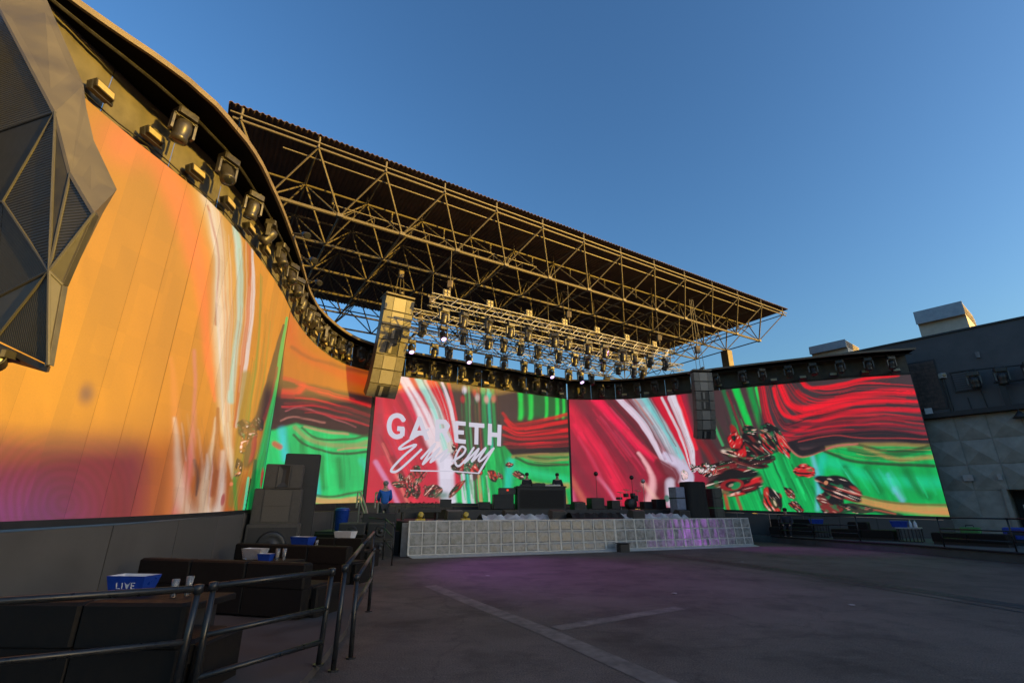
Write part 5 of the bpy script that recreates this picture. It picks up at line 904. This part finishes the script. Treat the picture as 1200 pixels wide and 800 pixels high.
bucket('blue ice bucket with white lettering on the nearest table', (-4.17, 5.88, .71), R(-6), .46, M_bluep, True)
tumbler('clear tumbler beside the lettered bucket, left of two', (-3.60, 5.72, .71), .17); tumbler('clear tumbler beside the lettered bucket, right of two', (-3.50, 5.80, .71), .19)
low_table('black low table behind the second booth sofa', (-4.35, 9.6, .09), R(-15)); bucket('clear white ice bucket behind the second booth sofa', (-4.75, 9.7, .71), R(-15), .44, M_clear); bucket('small blue bucket beside the clear ice bucket', (-4.42, 9.45, .71), R(-15), .28, M_bluep)
tumbler('tumbler beside the clear ice bucket, left of two', (-4.22, 9.45, .71), .2); tumbler('tumbler beside the clear ice bucket, right of two', (-4.12, 9.5, .71), .2)
low_table('black low table behind the third booth sofa', (-5.0, 12.75, .09), R(-18)); bucket('blue ice bucket behind the third booth sofa', (-5.1, 12.7, .71), R(-18), .55, M_bluep); tumbler('tumbler beside the blue bucket of the third booth', (-4.72, 12.6, .71), .16)
low_table('black low table behind the fourth booth sofa', (-4.75, 15.1, .09), R(-18)); bucket('white ice bucket behind the fourth booth sofa', (-4.85, 15.1, .71), R(-18), .6, M_white)
# ---------------------------------------------------------------- railings at the left
def railing(lab, posts, rails, r=.028, m=M_rail, group='black tube railings', cat='railing'):
    t = thing('railing', lab, cat, posts[0][0], 0, group)
    for a, b in posts: MB().tube(a, b, r).build('post', m, t, True, True); MB().tube(a, (a[0], a[1], a[2] + .015), r * 2.0).build('foot', m, t, world=True)
    for k, pl in enumerate(rails): MB().path(pl, r * (1.0 if k == 0 else .9), 10).build('rail', m, t, True, True)
    for a, b in posts:
        MB().lathe([(r * .6, -.04), (r * 1.4, -.035), (r * 1.4, .03), (r * .6, .035)], 10, Matrix.Translation(b)).build('fitting', m, t, True, True)
    return t
zz = .09
railing('near left black tube railing in front of the first booth', [((-2.70, 4.55, zz), (-2.66, 4.55, .955)), ((-5.2, 3.2, zz), (-5.2, 3.2, .955))], [[(-5.2, 3.2, .955), (-2.66, 4.55, .955)], [(-5.2, 3.2, .56), (-2.68, 4.55, .56)], [(-5.2, 3.2, .22), (-2.69, 4.55, .22)]])
railing('middle black tube railing closing the platform corner', [((-2.62, 4.68, zz), (-2.62, 4.70, .955)), ((-1.97, 5.70, zz), (-1.94, 5.72, .955))], [[(-2.62, 4.70, .955), (-1.94, 5.72, .955)], [(-2.62, 4.69, .58), (-1.95, 5.71, .60)], [(-2.62, 4.68, .27), (-1.96, 5.70, .30)]])
railing('black tube railing running along the platform edge towards the stage', [((-1.86, 5.85, 0), (-1.86, 5.9, .97)), ((-1.82, 6.3, 0), (-1.85, 6.35, .82)), ((-2.35, 8.9, 0), (-2.35, 8.9, .93)), ((-3.12, 11.7, 0), (-3.12, 11.7, 1.08))], [[(-1.86, 5.9, .97), (-2.55, 8.9, 1.0), (-3.12, 11.7, 1.08)], [(-1.85, 6.35, .80), (-2.35, 8.9, .90)], [(-1.85, 6.35, .45), (-2.35, 8.9, .50), (-3.12, 11.7, .62)]])
railing('short step railing with a green-lit top by the stage corner', [((-3.55, 15.6, 0), (-3.55, 15.6, 1.08)), ((-4.25, 17.3, 0), (-4.25, 17.3, 1.25))], [[(-3.55, 15.6, 1.08), (-4.25, 17.3, 1.25), (-4.9, 17.6, 1.28)], [(-3.55, 15.6, .75), (-4.25, 17.3, .95)], [(-3.55, 15.6, .4), (-4.25, 17.3, .6)]], .022)
# ---------------------------------------------------------------- faceted canopy at the near left
fc = thing('faceted_canopy', 'near dark faceted metal canopy with ribbed triangles at the upper left', 'canopy', (-4.6, 4.0, 0))
PT = {'c1': (-4.111, 3.848, 3.586), 'nl': (-5.207, 4.202, 4.557), 't1': (-4.856, 4.054, 5.572), 'l1': (-6.031, 4.408, 5.541), 'l2': (-6.042, 4.361, 4.584), 'e1': (-4.402, 4.001, 4.755), 'e2': (-3.908, 3.877, 4.206), 'r1': (-4.045, 3.941, 3.497), 'b1': (-3.918, 3.919, 2.739), 'b0': (-4.591, 4.048, 3.013), 'm1': (-4.765, 4.071, 3.421), 'm0': (-5.508, 4.247, 3.323), 'tl': (-6.774, 4.594, 7.844), 'tm': (-7.634, 4.808, 8.991), 'tt': (-9.177, 5.194, 9.584), 'l3': (-7.221, 4.735, 5.744), 'l4': (-6.41, 4.473, 4.5), 'l5': (-5.705, 4.326, 3.179)}
BT = {'tm': (-7.567, 5.258, 9.682), 'tl': (-6.811, 5.044, 8.629), 't1': (-5.241, 4.554, 6.485), 'e0': (-5.054, 4.504, 6.09), 'e1': (-4.768, 4.451, 5.555), 'e2': (-4.209, 4.327, 4.805), 'e3': (-4.275, 4.327, 4.519), 'r1': (-4.314, 4.241, 3.623), 'b1': (-4.194, 4.219, 2.826)}
PT = {k: Vector(v) for k, v in PT.items()}; BT = {k: Vector(v) for k, v in BT.items()}
M_rib = ribbed('ribbed_panel', (.068, .068, .068), 9, 'Z', .55); M_rib2 = ribbed('ribbed_panel_upright', (.04, .04, .04), 14, 'X', .4); M_plain = mat('plain_facet', (.03, .03, .03), .6, .2); M_pale = mat('pale_facet', (.075, .075, .076), .6, .2); M_edge = mat('canopy_edge', (.10, .092, .082), .55, .1, .2, 2)
for names, m in ((('tt', 'tm', 'tl', 't1', 'l1', 'l3'), M_rib), (('l3', 'l1', 'l2', 'l4'), M_plain), (('l1', 't1', 'nl', 'l2'), M_plain), (('t1', 'c1', 'nl'), M_rib), (('t1', 'e1', 'c1'), M_plain), (('e1', 'e2', 'c1'), M_rib), (('e2', 'r1', 'c1'), M_plain), (('nl', 'c1', 'm1'), M_rib2), (('nl', 'm1', 'm0', 'l2'), M_rib2), (('l2', 'm0', 'l5', 'l4'), M_plain), (('m1', 'c1', 'b0'), M_pale), (('c1', 'b1', 'b0'), M_rib2), (('c1', 'r1', 'b1'), M_pale), (('m1', 'b0', 'm0'), M_plain), (('m0', 'b0', 'l5'), M_plain)):
    P = [PT[n] for n in names]; c = sum(P, Vector()) / len(P); P = [p + (c - p) * .012 for p in P]; n = len(P); back = [p + Vector((0, .05, 0)) for p in P]
    MB().add(P + back, [tuple(range(n)), tuple(range(2 * n - 1, n - 1, -1))] + [(i, (i + 1) % n, n + (i + 1) % n, n + i) for i in range(n)]).build('facet_panel', m, fc, world=True)
for a, b in (('t1', 'c1'), ('c1', 'nl'), ('t1', 'l1'), ('c1', 'e2'), ('c1', 'b1'), ('c1', 'm1'), ('c1', 'r1'), ('nl', 'l2'), ('c1', 'b0'), ('t1', 'nl'), ('e1', 'c1')):
    strut('edge_trim', PT[a] + Vector((0, -.004, 0)), PT[b] + Vector((0, -.004, 0)), .014, M_pale, fc)
o_ = Vector((.008, -.012, 0))
for q in ((PT['tm'], PT['tl'], BT['tl'], BT['tm']), (PT['tl'], PT['t1'], BT['t1'], BT['tl']), (PT['t1'], PT['e1'], BT['e1'], BT['e0'], BT['t1']), (PT['e1'], PT['e2'], BT['e2'], BT['e1']), (PT['e2'], BT['e3'], BT['e2']), (PT['e2'], PT['r1'], BT['r1'], BT['e3']), (PT['r1'], PT['b1'], BT['b1'], BT['r1'])):
    q = [v + (o_ if v in list(PT.values()) else Vector()) for v in q]; n = len(q); d2 = Vector((-.03, .0, -.01)); MB().add(q + [v + d2 for v in q], [tuple(range(n)), tuple(range(2 * n - 1, n - 1, -1))] + [(i, (i + 1) % n, n + (i + 1) % n, n + i) for i in range(n)]).build('side_fascia', M_edge, fc, world=True)
P = [PT['b1'], PT['b0'], PT['l5'], PT['l5'] + Vector((0, .5, .05)), BT['b1']]; P = [p + Vector((0, 0, -.012)) for p in P]; n = 5
MB().add(P + [p + Vector((0, 0, -.05)) for p in P], [tuple(range(n)), tuple(range(2 * n - 1, n - 1, -1))] + [(i, (i + 1) % n, n + (i + 1) % n, n + i) for i in range(n)]).build('underside', M_black, fc, world=True)
t = thing('spot_cluster', 'pair of round black spotlights under the near faceted canopy', 'spotlight', (-4.42, 3.98, 2.86))
MB().cbox(-.42, .12, -.1, .1, -.05, .03, .02).build('mount', M_black, t)
for k, (x, z) in enumerate(((-.02, -.06), (-.14, -.03))):
    Mx = Matrix.Translation((x, -.02, z)) @ Matrix.Rotation(R(38), 4, 'Z') @ Matrix.Rotation(R(82), 4, 'X')
    h = MB().lathe([(.05, -.14), (.075, -.10), (.085, .06), (.09, .10), (.078, .10), (.07, .06)], 16, Mx).build('lamp_can', M_black, t, True); MB().lathe([(.072, .062), (.06, .075), (.02, .08)], 16, Mx).build('lens', M_galv, h, True)
MB().cbox(-.30, -.05, -.12, .08, -.19, -.10, .02).build('lower_bracket', M_black, t)
# ---------------------------------------------------------------- right building
BP = Vector((21.2, 24.4, 0)); BD = Vector((.635, -.772, 0)).normalized(); BN = Vector((-BD.y * -1, 0, 0)); BN = Vector((BD.y, -BD.x, 0))   # out of the wall, to the yard
def bp(s, z, o=0): return BP + BD * s + BN * o + Vector((0, 0, z))
bl = thing('building', 'dark slate building behind the right end of the screens with grey pyramid cladding', 'building', bp(2, 0))
ZB = 10.1; ZC = 5.9; XD0, XD1 = 1.95, 3.6
def slab(name, s0, s1, z0, z1_, o0, o1, m, parent=bl):
    return MB().obox(bp((s0 + s1) / 2, (z0 + z1_) / 2, (o0 + o1) / 2), BD * ((s1 - s0) / 2), BN * ((o1 - o0) / 2), (0, 0, (z1_ - z0) / 2)).build(name, m, parent, world=True)
slab('upper_wall', -9, 5.6, ZC + .22, ZB, -9, -.35, M_blue); slab('ledge', -.6, 5.6, ZC - .02, ZC + .2, -.34, .16, M_black); slab('lower_wall', -.6, XD0, 0, ZC - .03, -2, -.25, M_grey); slab('lower_wall', XD0 + .003, 5.6, 2.4, ZC - .03, -2, -.252, M_grey); slab('lower_wall', XD1, 5.6, 0, 2.398, -2, -.253, M_grey)
slab('coping', -9.02, 5.62, ZB + .003, ZB + .09, -.8, -.28, M_dark); slab('door_recess', XD0 + .01, XD1 - .01, .3, 2.39, -1.8, -1.6, M_black)
TW, TH = 1.16, 1.165
for i in range(-1, 5):                   # pyramid cladding tiles
    for j in range(4):
        s0 = -.30 + TW * i; z0 = 1.22 + TH * j
        if j == 0 and s0 + TW > XD0: continue
        if s0 + TW > 5.6: continue
        g = .012; c = [(s0 + g, z0 + g), (s0 + TW - g, z0 + g), (s0 + TW - g, z0 + TH - g), (s0 + g, z0 + TH - g)]; ap = (s0 + TW / 2, z0 + TH / 2); d0, d1 = (.0, .17) if (i + j) % 2 else (.02, .15)
        MB().add([bp(a, b, -.24 + d0) for a, b in c] + [bp(*ap, -.24 + d1)], [(0, 1, 4), (1, 2, 4), (2, 3, 4), (3, 0, 4), (3, 2, 1, 0)]).build('pyramid_tile', M_grey, bl, world=True)
for k in range(4): slab('plinth_board', -.5, XD0 - .01, .62 + .15 * k, .765 + .15 * k, -.245, -.20 + .006 * (k % 2), M_grey)
slab('door_jamb', XD0 - .16, XD0 - .005, .3, 2.46, -.245, -.12, M_grey); slab('door_panel', XD0 + .3, XD0 + .5, .9, 1.75, -.9, -.86, M_white)
# boarded window, shuttered window, pipes, lamps
bw = slab('boarded_window', -.45, .78, 6.35, 8.92, -.345, -.30, M_dark)
for i in range(12):
    for j in range(6):
        a = -.43 + .2 * i * .5; 
for j in range(13):
    for i in range(4):
        s0 = -.40 + .29 * i + (.10 if j % 2 else 0); s1 = min(s0 + .275, .72); z0 = 6.42 + .188 * j
        if s1 - s0 > .1: slab('brick', s0, s1, z0, z0 + .172, -.30, -.285 + .006 * random.random(), M_wood, bw)
wf = slab('shutter_window', 1.22, 2.16, 7.08, 8.06, -.345, -.31, M_black)
for k in range(8): slab('slat', 1.27, 2.11, 7.13 + .112 * k, 7.22 + .112 * k, -.31, -.295, M_blue, wf)
for s0, s1 in ((1.22, 1.26), (2.12, 2.16)): slab('frame', s0, s1, 7.08, 8.06, -.309, -.27, M_black, wf)
for z0, z1_ in ((7.06, 7.10), (8.04, 8.09)): slab('frame', 1.20, 2.18, z0, z1_, -.307, -.265, M_black, wf)
strut('drain_pipe', bp(.9, 6.1, -.27), bp(.9, 7.75, -.27), .06, M_dark, bl, 10); strut('conduit', bp(1.62, 6.1, -.31), bp(1.6, 6.75, -.31), .02, M_black, bl); strut('conduit', bp(2.2, 6.1, -.31), bp(2.15, 7.0, -.31), .02, M_black, bl); strut('vent_stub', bp(2.43, 8.6, -.34), bp(2.43, 8.88, -.30), .09, M_cap, bl, 10)
slab('junction_box', -.12, .16, 5.98 + .14, 6.42, -.2, -.05, M_white)
t = thing('wall_lamp', 'small security lamp on a bracket high on the slate building wall', 'wall lamp', bp(.9, 7.8, -.3)); MB().cbox(-.13, .13, -.15, .1, .06, .32, .03).build('housing', M_galv, t); MB().lathe([(.09, 0), (.08, .03), (.02, .04)], 12, Matrix.Translation((-.03, -.15, .18)) @ Matrix.Rotation(R(90), 4, 'X')).build('lens', M_yell, t, True); MB().tube((0, 0, -.05), (0, 0, .08), .03).build('bracket', M_dark, t)
for s0, z0, w, h, lb in ((.60, 2.82, .36, .28, 'white notice plate on the pyramid cladding'), (1.80, 2.82, .15, .26, 'small white alarm box near the doorway')):
    o = slab('wall_box', s0, s0 + w, z0, z0 + h, -.08, .0, M_galv, None); tag(o, lb, 'wall box')
# lamp bar in front of the wall
t = thing('lamp_bar', 'black bar carrying stage lights on the right building wall', 'bracket', bp(3, 7, 0)); m = MB(); m.tube(bp(1.7, 7.98, .15), bp(5.2, 7.72, .15), .03); m.build('upper_bar', M_black, t, world=True); MB().tube(bp(2.7, 7.20, .15), bp(5.2, 7.10, .15), .05).build('lower_bar', M_black, t, world=True); MB().obox(bp(2.95, 6.62, .1), BD * .11, BN * .05, (0, 0, .55)).build('bracket_post', M_black, t, world=True)
for i, s in enumerate((2.08, 3.05, 4.0)):
    put(HEADS[0], bp(s, 7.86, .15), math.atan2(BD.y, BD.x) + .3 * i, f'moving head light on the slate building bar, {ORD[i]} from left', 'lights on the building bar', 1.2)
t = thing('wall_lamp', 'black downlight under the ledge of the right building', 'wall lamp', bp(3.2, 5.5, .1)); MB().lathe([(.05, .28), (.10, .2), (.28, .0), (.26, -.02)], 14).build('shade', M_black, t, True); MB().tube((0, 0, .25), (0, 0, .38), .03).build('stem', M_black, t)
# roof ventilators
def ventilator(lab, s0, s1, z1_, o0, o1):
    t = thing('roof_ventilator', lab, 'roof vent', bp((s0 + s1) / 2, ZB, o0)); z0 = ZB - .1; c = z0 + (z1_ - z0) * .60
    prof = [(o0 - .12, z0), (o0 - .12, c), (o0 + .12, c + .02), (o0 + .06, z1_), (o1, z1_), (o1 + .0, z0)]
    def ring(s): return [bp(s, z, o) for o, z in prof]
    n = len(prof); MB().add(ring(s0) + ring(s1), [tuple(range(n - 1, -1, -1)), tuple(range(n, 2 * n))] + [(i, (i + 1) % n, n + (i + 1) % n, n + i) for i in range(n)]).build('housing', M_buff, t, world=True)
    hood = [bp(s0 - .03, c, o0 + .15), bp(s1 + .03, c, o0 + .15), bp(s1 + .03, z1_ + .03, o0 + .09), bp(s0 - .03, z1_ + .03, o0 + .09)]; MB().add(hood + [v - BN * .03 for v in hood], [(0, 1, 2, 3), (7, 6, 5, 4), (0, 4, 5, 1), (1, 5, 6, 2), (2, 6, 7, 3), (3, 7, 4, 0)]).build('hood', M_galv, t, world=True)
    MB().add([bp(s1 + .008, c + .06, o0 - .15), bp(s1 + .008, z1_ - .06, o0 - .15), bp(s1 + .008, z1_ - .06, o1 + .12), bp(s1 + .008, c + .06, o1 + .12)], [(0, 1, 2, 3)]).build('louvre_opening', M_wood, t, world=True)
    for k in range(3): MB().obox(bp(s1 + .02, c + .14 + k * .14, (o0 + o1) / 2), BD * .012, BN * abs(o0 - o1 + .3) * .44, (0, 0, .015)).build('louvre', M_buff, t, world=True)
ventilator('large buff metal roof ventilator on the slate building', .45, 2.42, 11.75, -.9, -4.0)
ventilator('smaller roof ventilator half hidden by the right canopy', -5.0, -3.05, 11.15, -1.0, -3.4)
# unseen ranges right and behind the camera, heights set to cast the shade
def block(lab, s0, s1, h, name='building'):
    t = thing(name, lab, 'building', bp((s0 + s1) / 2, 0, -4)); slab('wall', s0, s1, 0, h, -8, -.3, M_blue, t); slab('coping', s0 - .02, s1 + .02, h + .002, h + .1, -1, -.25, M_dark, t)
    for k in range(int((s1 - s0) / 3)): slab('window', s0 + 1 + 3 * k, s0 + 2 + 3 * k, h - 3, h - 1.8, -.299, -.27, M_black, t)
block('unseen taller slate wing added at the right to cast shade', 20.0, 45.2, 13.1); block('unseen low range beyond the taller wing, added as a gap for the sun', 45.22, 52.0, 9.0); block('unseen long slate block added behind to cast shade', 52.02, 88.0, 11.6)
block('middle part of the slate building just right of the doorway', 5.64, 19.98, 10.12)
t = thing('shade_screen', 'unseen tall screen on the roof edge, added to shade the lettered screen', 'screen wall', bp(13, 10.2, -1)); slab('shade_panel', 7.0, 19.9, 10.23, 12.5, -1.8, -1.6, M_dark, t)  # unseen upright panel added to keep sun off the lettered screen
# ---------------------------------------------------------------- right terrace
struct(MB().prism([(10.9, 27.2), (12.75, 25.6), (14.1, 21.55), (14.9, 19.9), (15.2, 17.9), (15.6, 15.9), (17.5, 9.0), (34, 7), (23.5, 21.0), (20.4, 23.5), (17.8, 24.2), (15.2, 25.3), (12.0, 26.95)], .002, .30).build('terrace', M_floor))
struct(MB().path([(12.76, 25.55, .29), (14.08, 21.5, .29), (14.88, 19.85, .29), (15.18, 17.85, .29), (15.58, 15.85, .29), (17.4, 9.2, .29)], .035).build('terrace_edge', M_black))
def tsofa(lab, loc, rz, w, low=False):
    t = thing('lounge_sofa', lab, 'sofa', loc, rz, 'black lounge sofas on the terrace'); n = max(2, int(w / .8))
    for i in range(n): MB().cbox(-w / 2 + w * i / n + .005, -w / 2 + w * (i + 1) / n - .005, -.42, .40, .10, .42, .03).build('seat_cushion', M_leather, t)
    MB().box(-w / 2 + .03, w / 2 - .03, -.38, .36, 0, .097).build('plinth', M_black, t)
    if not low: MB().cbox(-w / 2, w / 2, .405, .60, .05, .78, .03).build('backrest', M_leather, t)
def railR(lab, pts, z=.30, h=.98):
    railing(lab, [((x, y, z), (x, y, z + h)) for x, y in pts], [[(x, y, z + h) for x, y in pts], [(x, y, z + h * .62) for x, y in pts], [(x, y, z + h * .3) for x, y in pts]], .024, M_rail, 'black tube railings')
tsofa('black lounge sofa at the far left of the terrace beside the stage', (13.7, 25.3, .30), R(-35), 1.9); tsofa('wide black lounge sofa in the middle of the terrace', (15.35, 22.6, .30), R(-50), 2.3, True); tsofa('black daybed on the terrace near the doorway', (17.0, 19.2, .30), R(-60), 2.2, True)
t = thing('ottoman', 'black cube ottoman on the middle lounge sofa', 'ottoman', (15.3, 22.75, .722), R(-50)); MB().cbox(-.38, .38, -.2, .2, 0, .28, .03).build('cushion', M_leather, t); MB().cbox(-.36, .36, -.18, .18, .281, .30, .01).build('top', M_leather, t)
def slat_table(lab, loc, rz):
    t = thing('slatted_table', lab, 'table', loc, rz, 'slatted terrace tables'); MB().cbox(-.42, .42, -.32, .32, .50, .55, .01).build('top', M_galv if 'white' in lab else M_dark, t)
    for k in range(7): MB().box(-.38 + k * .12, -.34 + k * .12, -.30, -.27, .03, .499).build('slat', M_black, t)
    MB().box(-.40, .40, -.26, .28, 0, .03).build('base', M_black, t)
    for sx in (-.38, .38): MB().box(sx - .02, sx + .02, .2, .25, .03, .499).build('leg', M_black, t)
slat_table('dark slatted table with a blue bucket left of the terrace railing post', (14.6, 24.6, .30), R(-40)); bucket('blue bucket on the slatted table by the railing', (14.55, 24.6, .852), R(-30), .62, M_bluep)
slat_table('slatted table with blue bucket and white bottles in front of the right screen', (16.35, 21.3, .30), R(-45)); bucket('blue bucket on the slatted table with white bottles', (16.12, 21.45, .852), R(-45), .6, M_bluep)
for i, (x, y) in enumerate(((16.42, 21.25), (16.52, 21.12))):
    t = thing('bottle', 'white bottle beside the terrace bucket, ' + ['left', 'right'][i] + ' of two', 'bottle', (x, y, .851), 0, 'white bottles'); MB().lathe([(.055, 0), (.06, .02), (.06, .16), (.03, .22), (.025, .24)], 12).build('body', M_white, t, True); MB().lathe([(.028, .24), (.028, .28), (.01, .285)], 10).build('cap', M_clear, t, True)
t = thing('tool_case', 'green tool case lying on the daybed', 'case', (17.2, 19.4, .722), R(-50)); MB().cbox(-.28, .28, -.18, .18, 0, .2, .03).build('body', M_green, t); MB().path([(-.12, 0, .2), (-.1, 0, .27), (.1, 0, .27), (.12, 0, .2)], .015).build('handle', M_black, t)
t = thing('blue_crate', 'blue crate on the terrace below the doorway', 'crate', (18.9, 19.0, .30), R(-50)); MB().cbox(-.6, .6, -.35, .35, .0, .22, .02).build('lower_tray', M_black, t); MB().cbox(-.62, .62, -.36, .36, .221, .62, .03).build('upper_tray', M_bluep, t); MB().cbox(-.5, .5, -.372, -.362, .36, .46, .004).build('handle_slot', M_black, t)
railR('black terrace railing beside the stage end', [(12.9, 24.9), (13.6, 23.4), (14.45, 21.6)]); railR('black terrace railing at the right edge of the photo', [(15.15, 18.3), (15.7, 16.3), (16.6, 13.0)])
person('seated person in dark clothes with a blue top on the far terrace sofa', (13.55, 25.35, .24), R(-35), M_denim, M_cloth, M_hair, [((-.1, -.1, -.05), (-.1, -.3, .0)), ((-.1, -.1, -.05), (-.1, -.3, .0))], .1, True)
# ---------------------------------------------------------------- the lit lilac fixtures throw pools of purple
def spot(loc, target, power, size, blend=1.0):
    l = bpy.data.lights.new('purple_beam', 'SPOT'); l.energy = power; l.color = (.55, .10, .95); l.spot_size = R(size); l.spot_blend = blend; l.shadow_soft_size = .12
    o = bpy.data.objects.new('purple_beam', l); COL.objects.link(o); o.location = loc; o.rotation_euler = (Vector(loc) - Vector(target)).to_track_quat('Z', 'Y').to_euler()
spot((-4.0, 20.9, 9.2), (1.2, 14.6, 0), 2600, 44); 
spot((5.0, 24.2, 9.4), (11.6, 20.8, 0), 3000, 28)

# ---------------------------------------------------------------- scraps of paper on the yard
M_paper = mat('paper', (.28, .26, .24), .8)
for i, (x, y, lb) in enumerate(((3.2, 10.6, 'pale scrap of paper on the asphalt beyond the short floor patch'), (5.9, 9.4, 'pale scrap of paper on the asphalt right of the floor patches'), (7.2, 16.5, 'pale scrap of paper on the asphalt beside the dark seam'), (-.6, 13.2, 'pale scrap of paper on the asphalt in the purple light'))):
    a = random.random() * 6; pts = [(x + .05 * (1 + .4 * random.random()) * math.cos(a + k * 1.26), y + .04 * (1 + .5 * random.random()) * math.sin(a + k * 1.26), .012 + .012 * random.random()) for k in range(5)]
    o = MB().add(pts + [(p[0], p[1], p[2] - .004) for p in pts], [(0, 1, 2, 3, 4), (9, 8, 7, 6, 5)] + [(k, (k + 1) % 5, 5 + (k + 1) % 5, 5 + k) for k in range(5)]).build('paper_scrap', M_paper); tag(o, lb, 'litter', 'scraps on the yard')
